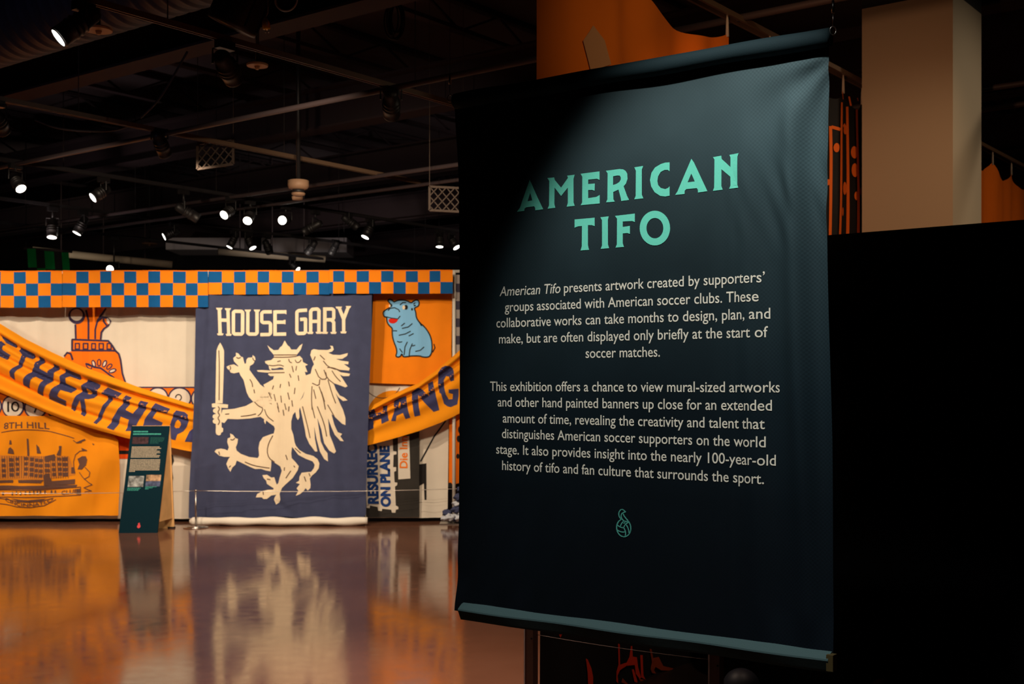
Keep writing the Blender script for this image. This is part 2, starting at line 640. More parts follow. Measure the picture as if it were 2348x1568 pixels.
# halftone
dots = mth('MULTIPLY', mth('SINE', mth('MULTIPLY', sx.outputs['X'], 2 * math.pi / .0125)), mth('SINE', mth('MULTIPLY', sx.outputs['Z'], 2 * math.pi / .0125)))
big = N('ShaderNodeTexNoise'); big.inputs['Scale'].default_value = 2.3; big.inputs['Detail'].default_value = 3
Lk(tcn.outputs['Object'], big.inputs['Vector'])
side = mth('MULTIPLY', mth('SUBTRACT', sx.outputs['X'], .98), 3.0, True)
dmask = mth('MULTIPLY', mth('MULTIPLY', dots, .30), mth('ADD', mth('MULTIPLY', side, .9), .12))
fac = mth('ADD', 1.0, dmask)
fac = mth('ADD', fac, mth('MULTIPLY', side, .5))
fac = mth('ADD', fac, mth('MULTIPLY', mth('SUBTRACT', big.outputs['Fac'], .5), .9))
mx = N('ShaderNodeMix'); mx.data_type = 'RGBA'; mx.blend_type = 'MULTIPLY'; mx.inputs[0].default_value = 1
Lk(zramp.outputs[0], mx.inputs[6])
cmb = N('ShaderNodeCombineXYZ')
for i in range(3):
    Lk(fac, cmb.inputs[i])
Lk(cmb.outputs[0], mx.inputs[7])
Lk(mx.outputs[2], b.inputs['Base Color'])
wv = N('ShaderNodeTexNoise'); wv.inputs['Scale'].default_value = 420; wv.inputs['Detail'].default_value = 1
bp = N('ShaderNodeBump'); bp.inputs['Strength'].default_value = .10; bp.inputs['Distance'].default_value = .002
Lk(tcn.outputs['Object'], wv.inputs['Vector']); Lk(wv.outputs['Fac'], bp.inputs['Height']); Lk(bp.outputs[0], b.inputs['Normal'])

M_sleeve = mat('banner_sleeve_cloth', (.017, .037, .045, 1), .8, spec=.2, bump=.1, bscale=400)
M_title = mat('mint_title_print', (.17, .80, .62, 1), .85, vary=.03, vscale=200)
M_text = mat('cream_text_print', (.88, .86, .74, 1), .85)


def bw(u, z, off=0.0):
    """banner coordinates -> world"""
    return WM[ban] @ Vector((u, -(bn(u, z) + off), z))


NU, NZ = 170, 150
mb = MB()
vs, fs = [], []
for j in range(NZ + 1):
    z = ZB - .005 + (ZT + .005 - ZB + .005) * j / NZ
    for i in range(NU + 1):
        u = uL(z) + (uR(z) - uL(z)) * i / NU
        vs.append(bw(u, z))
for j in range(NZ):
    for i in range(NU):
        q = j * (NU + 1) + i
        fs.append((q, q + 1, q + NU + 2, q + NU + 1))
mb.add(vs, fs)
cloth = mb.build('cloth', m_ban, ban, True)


def sleeve(name, z, r, n0):
    mb = MB()
    pts, rs = [], []
    for i in range(41):
        u = .016 + (WB - .016) * i / 40
        pts.append(WM[ban] @ Vector((u, -n0 - .002 * math.sin(u * 9), z + .0015 * math.sin(u * 13))))
        rs.append(r * (1 + .03 * math.sin(u * 17)))
    mb.tube(pts, rs, 20)
    return mb.build(name, M_sleeve, ban, True)


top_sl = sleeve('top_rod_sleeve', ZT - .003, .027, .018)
mb = MB()
prof = [(-.002, .027), (.010, .023), (.024, .013), (.030, .008), (.031, .003), (.018, -.024), (.014, -.031), (.002, -.031), (-.002, -.024)]
vs, fs = [], []
for i in range(41):
    u = .034 + (WB - .034) * i / 40
    for n_, z_ in prof:
        vs.append(WM[ban] @ Vector((u, -(n_ + .0015 * math.sin(u * 11)), ZB + z_ + .0012 * math.sin(u * 13 + n_ * 60))))
m_ = len(prof)
for i in range(40):
    for k_ in range(m_):
        k2 = (k_ + 1) % m_
        fs.append((i * m_ + k_, (i + 1) * m_ + k_, (i + 1) * m_ + k2, i * m_ + k2))
fs += [tuple(range(m_)), tuple(40 * m_ + k_ for k_ in reversed(range(m_)))]
bot_sl = mb.add(vs, fs).build('bottom_rod_sleeve', mat('lit_hem_cloth', (.058, .108, .115, 1), .8, spec=.2, bump=.1, bscale=400), ban)  # same cloth in a lighter colour, standing for light on the hem
rod = MB().box(WM[ban] @ Vector((WB + .004, -.014, ZB - .002)), (.02, .03, .046), Matrix.Rotation(rz, 3, 'Z')).build('rod_end', mat('brass_rod', (.25, .19, .08, 1), .45, metal=.8), bot_sl)
for u in (-.012, WB + .010):
    mb = MB()
    c = WM[ban] @ Vector((u, -.018, ZT + .012))
    mb.tube([c + Vector((.009 * math.cos(t * .5236), 0, .012 * math.sin(t * .5236))) for t in range(12)], .0018, 6, closed=True)
    mb.build('eye_hook', M_steel, ban, True)
    mb = MB().tube([c + Vector((0, 0, .012)), c + Vector((0, 0, .05))], .0015, 6)
    mb.tube([c + Vector((0, 0, .05)), c + Vector((0, 0, .085))], .004, 8)
    tb = mb.build('turnbuckle', M_steel, ban, True)
    top = Vector((c.x, c.y, 4.95))
    MB().tube([c + Vector((0, 0, .085)), top], .0011, 6).build('suspension_cable', M_blackmetal, ban, True)


def ban_art(name, m, items, step=.015, off=.0015):
    v, fs = tri_mesh([([BUV(x, y) for x, y in o], [[BUV(x, y) for x, y in h] for h in hs]) for o, hs in items], step)
    # z runs up here, so tri_mesh's flip is reversed
    mb = MB().add([bw(u, z, off) for u, z in v], [tuple(reversed(f)) for f in fs])
    return mb.build(name, m, ban)


T = zoomer(1170, 340, 4.269)
title = [
    (T((192, 308), (205, 335), (262, 465), (325, 597), (248, 607), (246, 582), (236, 568), (158, 578), (143, 590), (140, 612), (66, 623), (98, 580), (120, 515)), [T((198, 435), (218, 510), (172, 518))]),
    (T((365, 292), (432, 285), (438, 310), (500, 385), (568, 290), (560, 268), (634, 259), (622, 300), (622, 530), (633, 563), (555, 572), (566, 535), (566, 385), (500, 467), (436, 385), (434, 545), (444, 582), (368, 592), (382, 560), (384, 320)), []),
    (T((692, 250), (876, 226), (876, 310), (850, 298), (765, 307), (765, 350), (830, 345), (828, 415), (806, 408), (765, 408), (765, 488), (845, 476), (878, 457), (878, 540), (692, 557), (706, 530), (708, 280)), []),
    (T((938, 220), (1070, 203), (1105, 206), (1130, 220), (1147, 248), (1150, 300), (1135, 345), (1112, 372), (1145, 465), (1166, 506), (1088, 516), (1085, 490), (1062, 404), (1010, 428), (1012, 500), (1026, 522), (940, 530), (953, 500), (955, 245)), [T((1008, 275), (1050, 266), (1074, 268), (1084, 285), (1084, 305), (1070, 330), (1042, 348), (1008, 360))]),
    (T((1217, 187), (1304, 173), (1290, 210), (1290, 455), (1305, 490), (1216, 500), (1230, 465), (1232, 220)), []),
    (T((1562, 138), (1562, 225), (1545, 212), (1510, 213), (1475, 232), (1450, 275), (1442, 320), (1450, 360), (1475, 388), (1520, 400), (1548, 387), (1562, 372), (1562, 464), (1520, 472), (1470, 466), (1415, 430), (1382, 375), (1370, 310), (1385, 240), (1420, 188), (1475, 155), (1520, 140)), []),
    (T((1774, 103), (1800, 140), (1868, 285), (1932, 420), (1840, 433), (1838, 405), (1828, 390), (1725, 400), (1710, 415), (1708, 447), (1616, 457), (1640, 420), (1690, 300)), [T((1774, 247), (1808, 325), (1738, 333))]),
    (T((1985, 87), (2066, 72), (2070, 105), (2160, 185), (2160, 90), (2148, 65), (2244, 50), (2232, 85), (2230, 360), (2240, 387), (2148, 398), (2162, 365), (2160, 280), (2068, 205), (2068, 370), (2082, 405), (1985, 417), (1998, 385), (2000, 110)), []),
    (T((632, 697), (828, 679), (828, 762), (800, 752), (762, 752), (762, 950), (773, 994), (690, 1000), (702, 960), (704, 760), (660, 765), (632, 778)), []),
    (T((884, 675), (966, 666), (958, 700), (958, 940), (969, 977), (885, 985), (900, 950), (900, 705)), []),
    (T((1028, 662), (1222, 639), (1222, 722), (1195, 712), (1104, 717), (1104, 770), (1174, 760), (1174, 838), (1150, 830), (1104, 833), (1104, 930), (1116, 965), (1032, 972), (1046, 940), (1048, 690)), []),
    (T(*ell(1418, 781, 148, 170, 40, rot=0)), [T(*ell(1418, 782, 82, 100, 32))]),
]
ban_art('title_print', M_title, title)

lines = [
    ('American Tifo presents artwork created by supporters\u2019', 1146.4, 679.0, 1751, 646.5),
    ('groups associated with American soccer clubs. These', 1158.4, 714.4, 1739, 690.4),
    ('collaborative works can take months to design, plan, and', 1139, 751.0, 1763, 730),
    ('make, but are often displayed only briefly at the start of', 1145, 787.5, 1758, 772.5),
    ('soccer matches.', 1343.7, 820.5, 1514, 817.5),
    ('This exhibition offers a chance to view mural-sized artworks', 1123.8, 896, 1785, 899.5),
    ('and other hand painted banners up close for an extended', 1142, 931.6, 1766.6, 941.6),
    ('amount of time, revealing the creativity and talent that', 1153.4, 968.6, 1752.6, 983.5),
    ('distinguishes American soccer supporters on the world', 1151.5, 1004, 1754.6, 1025.5),
    ('stage. It also provides insight into the nearly 100-year-old', 1138, 1039.6, 1776, 1068),
    ('history of tifo and fan culture that surrounds the sport.', 1151.8, 1077, 1752, 1109.5),
]
CAP = .0322
for para, name in ((lines[:5], 'first_paragraph_print'), (lines[5:], 'second_paragraph_print')):
    mb = MB()
    for body, xa, ya, xb, yb in para:
        (ua, za), (ub, zb) = BUV(xa, ya), BUV(xb, yb)
        v, fs = text_mesh(body, .005)
        x0, x1 = min(p[0] for p in v), max(p[0] for p in v)
        it_end = None
        if body.startswith('American Tifo'):
            vi, _ = text_mesh('American Tifo', .005)
            it_end = max(p[0] for p in vi) + .1
        pts = []
        for px, py in v:
            sh = .17 * py if (it_end and px < it_end) else 0
            t = (px + sh - x0) / (x1 - x0)
            u = ua + (ub - ua) * t
            z = za + (zb - za) * t + py / .69 * CAP
            pts.append(bw(u, z, .0015))
        mb.add(pts, fs)
    mb.build(name, M_text, ban)

G = zoomer(1380, 1150, 15.68)
logo = []
for pts in (ell(790, 940, 255, 320, 36, -52, 235, rot=-6),):
    logo += ribbon(G(*pts), 2.6)
for pts in ([(690, 620), (640, 560), (612, 480), (612, 400), (650, 320), (700, 280), (745, 278), (785, 300), (815, 330), (865, 368), (800, 378), (740, 410), (700, 460), (695, 530), (720, 610), (770, 670), (820, 705), (900, 715), (970, 720)],
            [(770, 430), (800, 510), (870, 600), (950, 690), (1010, 790), (1045, 900)],
            [(555, 835), (620, 890), (700, 930), (790, 940), (800, 900), (850, 810), (910, 765), (980, 740)],
            [(790, 940), (830, 1010), (860, 1110), (848, 1240)],
            [(560, 1020), (640, 1070), (740, 1095), (850, 1085)],
            [(775, 710), (710, 780), (670, 880)], [(880, 830), (940, 930), (975, 1050), (975, 1120)], [(840, 720), (815, 770), (780, 775)],
            [(560, 800), (600, 720), (660, 660), (700, 640)]):
    logo += ribbon(G(*smooth_pts(pts, 1, False)), 2.4)
ban_art('emblem_print', mat('teal_emblem_print', (.10, .48, .40, 1), .85), logo, .05)

# ------------------------------------------------------------------ flag wall
DW = 13.5
X_L = -420      # the wall of flags runs on beyond the left of the frame


def zfl(D):
    """picture row of the floor at depth D"""
    return HY + EYE * F / D


def flag_root(name, label, cat, px, D, group=None):
    p = P(px, HY, D)
    return empty(name, label, cat, (p.x, D, 0), 0, group)


# pipe frame that carries the flags
fr = flag_root('pipe_stand', 'pale pipe and base frame carrying the flags, its end post at the right', 'stand', 1041, 13.36)
for x in (1041, 478, -205):
    D = 13.36
    p, q = P(x, zfl(D), D), P(x, 620, D)
    nm = MB()
    nm.tube([p, q], .019, 14)
    nm.tube([P(x, 668, D), P(x, 684, D)], .024, 14)
    up_ = nm.build('upright', M_whitepipe, fr, True)
    MB().box(p + Vector((0, 0, .006)), (.30, .30, .012)).build('base_plate', M_steel, fr)
MB().tube([P(X_L, 626, 13.36), P(1068, 622, 13.36)], .017, 12).build('cross_bar', M_whitepipe, fr, True)

# left white sheet with the orange ship tower, number row
ds = folds(1, .018, 17.0, .05)
sh = flag_root('painted_sheet', 'white cotton sheet with an orange tower painted on it, behind the sagging orange banner', 'sheet', 200, DW)
art(sh, 'cloth', M_white, DW, [([(X_L, 690), (452, 690), (452, 1189), (X_L, 1189)], [])], ds, 0, 16, True)
Z1 = zoomer(0, 580, 4.892)
tower = [
    (Z1((855, 965), (855, 790), (900, 760), (960, 700), (975, 600), (1210, 600), (1120, 690), (1100, 740), (1150, 715), (1205, 720), (1245, 760), (1215, 815), (1165, 850), (1135, 890), (1130, 970)), []),
    (Z1((815, 975), (1215, 985), (1260, 1040), (1285, 1100), (815, 1095)), []),
    (Z1((720, 1170), (760, 1115), (830, 1095), (1290, 1095), (1320, 1130), (1340, 1180), (1365, 1350), (1400, 1460), (1400, 1568), (500, 1568)), []),
]
art(sh, 'tower_painting', M_orangep, DW, tower, ds, .003, 16)
tl = []
for pts in (Z1((855, 965), (850, 800)), Z1((990, 965), (990, 760), (965, 640)), Z1((1068, 965), (1068, 860), (1095, 760), (1190, 620)),
            Z1((1095, 770), (1150, 722), (1205, 728), (1240, 765), (1215, 815), (1165, 850), (1138, 890), (1130, 970)),
            Z1((810, 970), (1215, 985), (1260, 1040), (1290, 1095), (1325, 1130), (1345, 1200), (1365, 1350), (1400, 1450)),
            Z1((815, 970), (815, 1092), (1285, 1095)), Z1((720, 1160), (760, 1118), (800, 1130), (822, 1200)), Z1((1160, 735), (1165, 770), (1200, 815)),
            Z1((960, 1240), (1060, 1280), (1130, 1290), (1210, 1350), (1280, 1400))):
    tl += ribbon(pts, 4.2)
for i in range(5):
    x = 850 + i * 88
    tl += ribbon(Z1((x, 1078), (x, 1015), (x + 45, 1015), (x + 45, 1078)), 3, True)
for i in range(7):
    t = math.radians(205 + i * 22)
    cx_, cy_ = 1110 + 165 * math.cos(t), 1380 + 150 * math.sin(t)
    tl += ribbon(Z1(*ell(cx_, cy_, 20, 38, 10, rot=math.degrees(t) + 90)), 2.4, True)
art(sh, 'tower_outline', M_navyl, DW, tl, ds, .006, 16)
wp = [(Z1(*ell(866, 695, 66, 66, 24)), []), (Z1(*ell(1215, 765, 16, 34, 14, rot=-20)), [])]
for i in range(0, 7, 2):
    t = math.radians(205 + i * 22)
    wp.append((Z1(*ell(1110 + 165 * math.cos(t), 1380 + 150 * math.sin(t), 12, 30, 10, rot=math.degrees(t) + 90)), []))
art(sh, 'tower_ring', M_navyl, DW, [(Z1(*ell(866, 705, 90, 92, 28)), [])], ds, .0075, 16)
art(sh, 'tower_highlight', M_white, DW, wp, ds, .010, 16)
# number row
art(sh, 'number_band', M_orangep, DW, [([(X_L, 888), (452, 888), (452, 956), (X_L, 956)], [])], ds, .003, 16)
art(sh, 'number_band_edge', M_navyl, DW, ribbon([(X_L, 888), (452, 888)], 3.0) + [(ell(c, r, 26, 26), []) for c, r in ((31, 932), (82, 935), (-20, 931), (133, 936), (362, 913), (412, 913), (462, 914))], ds, .006, 16)
art(sh, 'number_discs', M_white, DW, [(ell(c, r, 22.5, 22.5), []) for c, r in ((31, 932), (82, 935), (-20, 931), (133, 936), (362, 913), (412, 913), (462, 914))], ds, .009, 16)
num = ribbon([(22, 921), (22, 944)], 4) + ribbon(ell(37, 932, 7, 10, 16), 3.6, True)
num += ribbon([(73, 922), (91, 922), (80, 946)], 4)
num += ribbon(ell(410, 911, 6.5, 6.5, 12, 170, 390), 2.4) + ribbon([(416, 914), (409, 922), (404, 927), (419, 927)], 2.4)
art(sh, 'number_figures', M_black, DW, num, ds, .012, 6)
Z4 = zoomer(260, 970, 6.03)
art(sh, 'black_lettering', M_black, DW, [(Z4((640, 400), (780, 395), (830, 440), (845, 520), (825, 578), (640, 580)), []),
    (Z4((640, 600), (760, 615), (820, 650), (835, 760), (815, 850), (780, 882), (765, 850), (805, 800), (800, 740), (765, 710), (640, 690)), [])], ds, .004, 16)
art(sh, 'orange_block', mat('red_orange_paint', (.75, .08, .006, 1), .9), DW, [([(255, 985), (300, 985), (300, 1052), (255, 1052)], [])], ds, .004, 16)
art(sh, 'black_stripe', M_black, DW, [([(255, 1033), (300, 1033), (300, 1041), (255, 1041)], [])], ds, .007, 16)

# gold banner with the hotel-ship drawing
D8 = 13.42
dh = folds(2, .030, 11.0, -.7)
hb = flag_root('gold_banner', 'gold banner lettered 8TH HILL with a brown building drawing, low on the left', 'banner', 110, D8)
art(hb, 'cloth', M_gold, D8, [([(X_L + 80, 953), (30, 953), (150, 954), (262, 1000), (271, 1010), (272, 1060), (271, 1182), (X_L + 80, 1184)], [])], dh, 0, 14, True)
Z8 = zoomer(0, 950, 6.271)
M_sepia = mat('faded_navy_print', (.13, .065, .05, 1), .9)
M_sepia2 = mat('brown_print', (.42, .15, .03, 1), .9)


def arc_text(x, y, x0, w, yc, curve, hpx):
    xx = x0 + w * x
    t = (x - .5) * 2
    return (xx, yc + curve * t * t - y * hpx)


art(hb, 'hill_lettering', M_sepia, D8, text_polys('8TH HILL', lambda x, y: arc_text(x, y, 5, 108, 981, 3, 14), .01), dh, .004, 7)
facade = [(Z8((-200, 580), (100, 590), (320, 600), (560, 600), (700, 600), (880, 590), (990, 600), (1080, 870), (900, 900), (640, 940), (-200, 930)), [])]
art(hb, 'facade_print', mat('pale_brown_print', (.62, .22, .03, 1), .9), D8, facade, dh, .003, 14)
dr = []
for ci, x in enumerate((-140, -50, 45, 150, 240, 360, 450, 530, 600, 690, 780, 870, 940)):
    for ri, y in enumerate((650, 725, 800, 870)):
        ww, hh = (26, 22) if ci % 3 else (34, 26)
        yy = y + 12 * math.sin(ci)
        dr.append((Z8(*[(x - ww + rnd.uniform(-5, 5), yy - hh), (x + ww, yy - hh + rnd.uniform(-6, 6)), (x + ww + rnd.uniform(-5, 5), yy + hh), (x - ww, yy + hh)]), []))
dr += [(Z8((130, 430), (170, 430), (160, 370), (140, 370)), []), (Z8((105, 560), (120, 490), (150, 470), (190, 510), (200, 570)), []), (Z8((375, 600), (378, 350), (402, 350), (405, 600)), []),
       (Z8((520, 430), (560, 470), (595, 560), (530, 560)), []), (Z8((830, 580), (870, 500), (870, 450), (905, 450), (900, 530), (890, 590)), []), (Z8((650, 600), (800, 570), (820, 620), (700, 680), (650, 660)), []),
       (Z8((640, 870), (700, 850), (740, 940), (740, 1040), (640, 1030)), []), (Z8((-200, 950), (170, 945), (170, 985), (-200, 985)), []), (Z8((250, 945), (640, 940), (600, 985), (260, 985)), []),
       (Z8((-200, 1020), (300, 1030), (700, 1020), (1120, 1010), (1100, 1040), (560, 1075), (-200, 1080)), []), (Z8((740, 960), (1080, 930), (1080, 1000), (740, 1020)), []),
       (Z8((1110, 640), (1180, 600), (1230, 600), (1255, 650), (1240, 730), (1180, 790), (1110, 790), (1140, 720)), []), (Z8((1020, 760), (1060, 760), (1080, 850), (1020, 850)), []),
       (Z8((1170, 480), (1240, 510), (1250, 525), (1180, 515)), []), (Z8((1315, 415), (1350, 430), (1330, 445)), []), (Z8((1100, 400), (1220, 350), (1230, 370), (1130, 415)), []),
       (Z8((1110, 1070), (1170, 1065), (1175, 1140), (1110, 1145)), []), (Z8((150, 1210), (400, 1235), (660, 1210), (560, 1250), (300, 1255)), [])]
for pts in (ell(400, 900, 1180, 680, 40, 250, 305), [(1060, 830), (1050, 680), (1080, 580), (1150, 525), (1250, 520)], [(1140, 830), (1200, 900), (1290, 980), (1330, 1010), (1220, 1050), (1320, 1100), (1230, 1110)],
            [(1230, 760), (1300, 830), (1290, 890), (1220, 930)], [(1060, 370), (1110, 410), (1180, 400)], [(-200, 1085), (300, 1092), (560, 1088), (900, 1062), (1170, 1040), (1172, 1155), (900, 1172), (560, 1192), (-200, 1190)],
            [(-100, 1190), (60, 1220), (240, 1250), (430, 1262), (600, 1245), (760, 1205)], [(-100, 1270), (80, 1295), (240, 1325), (430, 1340), (640, 1310), (800, 1225)]):
    dr += ribbon(Z8(*pts), 1.6)
for x in range(-180, 1000, 34):
    dr += ribbon(Z8((x, 600), (x + 3, 920)), .9)
for i, x in enumerate((30, 165, 235, 300, 370, 430, 490, 545, 590, 650, 735, 790)):
    y = 1140 - i * 2.5 + rnd.uniform(-4, 4)
    if x < 860:
        dr.append((Z8((x - 14, y + 24), (x - 10, y - 22), (x + 8, y - 26), (x + 14, y + 22)), []))
art(hb, 'building_print', M_sepia, D8, dr, dh, .006, 14)
art(hb, 'ribbon_lettering', M_sepia, D8, text_polys('CINCINNATI,O', lambda x, y: (10 + 110 * x, 1156 - 13 * ((x - .5) * 2) ** 2 + 5 - y * 7.5), .01)
    + text_polys('CLUB', lambda x, y: (142 + 38 * x, 1134 - 5 * x - y * 9), .01), dh, .009, 7)

# right hand backing: white sheet, black board, hippo banner, orange tail
DR = 13.5
dq = folds(3, .02, 12, .05)
rs_ = flag_root('backing_sheet', 'plain white sheet with a black mark, lower right end of the flag wall', 'sheet', 985, DR)
art(rs_, 'cloth', M_white, DR, [([(838, 870), (1030, 870), (1026, 1187), (838, 1187)], [])], dq, 0, 14, True)
Z6 = zoomer(830, 880, 4.6125)
art(rs_, 'painted_ring', M_gold, DR, [(Z6(*ell(330, 330, 270, 260, 40, 180, 360)), [])], dq, .003, 14)
art(rs_, 'ring_outline', M_brownline, DR, ribbon(Z6(*ell(220, -20, 190, 170, 24, 20, 160)), 1.6), dq, .006, 14)
art(rs_, 'black_mark', M_black, DR, [(Z6((605, 850), (680, 840), (682, 1225), (662, 1225), (655, 1050), (605, 1080)), [])] + ribbon(Z6((885, 390), (760, 560), (620, 820)), 3.2), dq, .004, 14)

D_k = 13.44
bb = flag_root('black_sign_board', 'black painted board with white cut-out slogans, beside the white backing sheet', 'sign', 900, D_k)
db = folds(4, .003, 5)
pf = Z6((45, 480), (595, 480), (605, 1410), (45, 1415))
mbk = MB()
p0, p1 = P(*pf[0], D_k), P(*pf[2], D_k)
mbk.box(((p0.x + p1.x) / 2, D_k + .012, (p0.z + p1.z) / 2), (p1.x - p0.x, .02, abs(p0.z - p1.z)))
mbk.build('panel', M_blackboard, bb)
cut = [(Z6((60, 640), (325, 560), (330, 710), (365, 715), (365, 745), (335, 750), (330, 880), (362, 880), (362, 920), (340, 930), (345, 1040), (375, 1045), (372, 1070), (350, 1085), (358, 1285), (385, 1300), (385, 1325), (358, 1330), (355, 1362), (318, 1362), (310, 1330), (215, 1320), (210, 1345), (172, 1340), (165, 1300), (85, 1285), (80, 1315), (50, 1310), (45, 1180), (35, 1170), (40, 800)), [])]
art(bb, 'slogan_card', M_white, D_k, cut, None, .006, 0)
art(bb, 'name_card', M_white, D_k, [(Z6((380, 560), (500, 550), (512, 1000), (385, 1010)), [])], None, .006, 0)


def rot_text(body, xb, x_cap, y0, y1, skew=0.0, emb=.03):
    """lettering turned to read upwards: baseline at x = xb, caps reach x_cap, running from y0 (start) up to y1"""
    def fn(x, y):
        return Z6((xb + (x_cap - xb) * y + skew * x, y0 + (y1 - y0) * x))[0]
    return text_polys(body, fn, emb)


M_royal = mat('royal_blue_paint', (.012, .05, .22, 1), .9)
slog = []
slog += rot_text('RESURREC', 172, 70, 1268, 640, -18, .055)
slog += rot_text('ON PLANE', 300, 205, 1300, 655, -14, .055)
art(bb, 'slogan_lettering', M_royal, D_k, slog, None, .010, 0)
art(bb, 'name_lettering', M_orangep, D_k, rot_text('Die Inn', 480, 400, 890, 555, 0, .02), None, .010, 0)

D_h = 13.43
dp = folds(5, .015, 14, .25)
hp = flag_root('hippo_banner', 'orange square banner with a sitting light blue hippo painted on it', 'banner', 945, D_h)
art(hp, 'cloth', M_orange2, D_h, [([(856, 668), (1037, 672), (1035, 800), (1036, 884), (847, 878)], [])], dp, 0, 12, True)
Z5 = zoomer(830, 600, 5.225)
hip = [(310, 460), (330, 445), (365, 462), (380, 485), (420, 465), (480, 458), (540, 468), (590, 495), (620, 470), (660, 455), (688, 480), (680, 530), (640, 548), (625, 560), (645, 600), (650, 670), (690, 730), (750, 780), (800, 850), (830, 920), (840, 1000), (838, 1080), (815, 1130), (780, 1145), (720, 1140), (700, 1128), (580, 1128), (560, 1135), (500, 1140), (490, 1128), (475, 1100), (465, 1130), (430, 1145), (402, 1130), (418, 1090), (410, 1030), (380, 960), (362, 890), (360, 830), (362, 795), (320, 760), (298, 720), (295, 660), (265, 660), (250, 620), (260, 590), (310, 560), (340, 545), (330, 520), (340, 500), (315, 480)]
hips = smooth_pts(hip, 1)
art(hp, 'hippo_painting', M_sky, D_h, [(Z5(*hips), [])], dp, .003, 12)
hl = ribbon(Z5(*hips), 2.9, True)
for pts in ([(295, 660), (350, 675), (430, 685), (460, 650)], [(310, 585), (335, 558), (390, 550), (440, 575), (452, 602)], [(440, 882), (520, 865), (585, 832)], [(480, 800), (555, 782), (605, 740)], [(470, 770), (515, 735)],
            [(420, 952), (450, 965), (482, 958)], [(370, 825), (420, 828)], [(545, 960), (515, 1020), (505, 1120)], [(605, 980), (575, 1050), (565, 1128)], [(640, 1075), (700, 1062), (745, 1020)], [(845, 1085), (875, 1030), (862, 985)],
            [(450, 1040), (485, 1090)], [(690, 730), (715, 770)], [(600, 1010), (640, 1000)], [(455, 520), (490, 490), (530, 490)], [(615, 510), (640, 490)], [(560, 890), (620, 860)]):
    hl += ribbon(Z5(*pts), 2.3)
hl += [(Z5(*ell(528, 546, 22, 30, 16)), []), (Z5(*ell(350, 522, 12, 20, 10)), []), (Z5(*ell(600, 570, 12, 16, 10)), []), (Z5(*ell(632, 525, 14, 10, 10)), [])]
art(hp, 'hippo_outline', M_black, D_h, hl, dp, .006, 12)
art(hp, 'hippo_mouth', M_red, D_h, [(Z5(*smooth_pts([(315, 690), (345, 678), (420, 690), (435, 685), (420, 720), (380, 740), (335, 735), (318, 715)], 1)), [])], dp, .007, 0)
art(hp, 'hippo_eye', M_cream, D_h, [(Z5(*ell(502, 548, 17, 26, 14)), []), (Z5(*ell(332, 528, 10, 18, 10)), [])], dp, .0085, 0)

# checkered strips along the top
D_c = 13.14


def checker(label, px, cols, rows_y, first_blue, seed, extra=None):
    r = flag_root('checkered_flag_strip', label, 'flag', px, D_c + .03 * (seed % 2), 'checkered strips along the top of the flag wall')
    d = folds(seed, .016, 11, .2)
    D = D_c + .03 * (seed % 2)
    o_, b_ = [], []
    for i in range(len(cols) - 1):
        for j in range(len(rows_y) - 1):
            q = ([(cols[i], rows_y[j]), (cols[i + 1], rows_y[j]), (cols[i + 1], rows_y[j + 1]), (cols[i], rows_y[j + 1])], [])
            (b_ if (i + j + first_blue) % 2 == 0 else o_).append(q)
    ob = art(r, 'orange_squares', M_orange2, D, o_, d, 0, 12, True)
    art(r, 'blue_squares', M_blue, D, b_, d, 0, 12, True)
    hem = ribbon([(cols[0], rows_y[0]), (cols[-1], rows_y[0])], 2.5)
    art(r, 'top_hem', M_orangep, D, hem, d, .003, 12)
    return r


checker('orange and blue checkered flag strip at the far left with three rows', 70, [-195, -167, -139, -111, -83, -55, -27, 1.5, 30, 59, 88, 118, 143], [622, 650, 678, 705], 0, 21)
checker('orange and blue checkered flag strip above the orange tower painting', 310, [143, 173, 202, 230, 256, 285, 312.5, 341, 368, 397, 425, 453, 477], [621, 649, 677, 704], 1, 22)
checker('two-row orange and blue checkered strip above the HOUSE GARY banner', 630, [478, 509, 536, 563, 591, 618, 646, 673, 702, 731, 755], [621, 648, 675], 0, 23)
checker('orange and blue checkered strip above the hippo banner at the right end', 900, [755, 764, 790, 817.5, 846, 874, 902, 930, 958, 985, 1010, 1038], [620, 646.5, 673], 1, 24)
checker('orange and blue checkered strip hanging beyond the left frame edge', -300, [-420, -392, -364, -336, -308, -280, -252, -224, -195], [623, 651, 679, 706], 1, 25)

# sagging scarf banner: HANG ... TOGETHER
D_s = 13.34
UP = [(-330, 560), (-160, 650), (0, 739), (61, 776), (123, 807), (194, 840), (255, 862), (327, 889), (441, 926), (560, 952), (650, 962), (740, 958), (847, 934), (895, 908), (934, 889), (960, 879), (1000, 850), (1042, 815), (1060, 798)]
LO = [(-330, 760), (-160, 830), (0, 896), (57, 921), (115, 947), (170, 968), (230, 986), (290, 1003), (436, 1034), (560, 1050), (650, 1056), (740, 1048), (843, 1021), (885, 1010), (917, 1001), (960, 988), (1010, 969), (1040, 955), (1060, 944)]


def interp(T_, x):
    for (x0, y0), (x1, y1) in zip(T_, T_[1:]):
        if x <= x1:
            return y0 + (y1 - y0) * (x - x0) / (x1 - x0)
    return T_[-1][1]


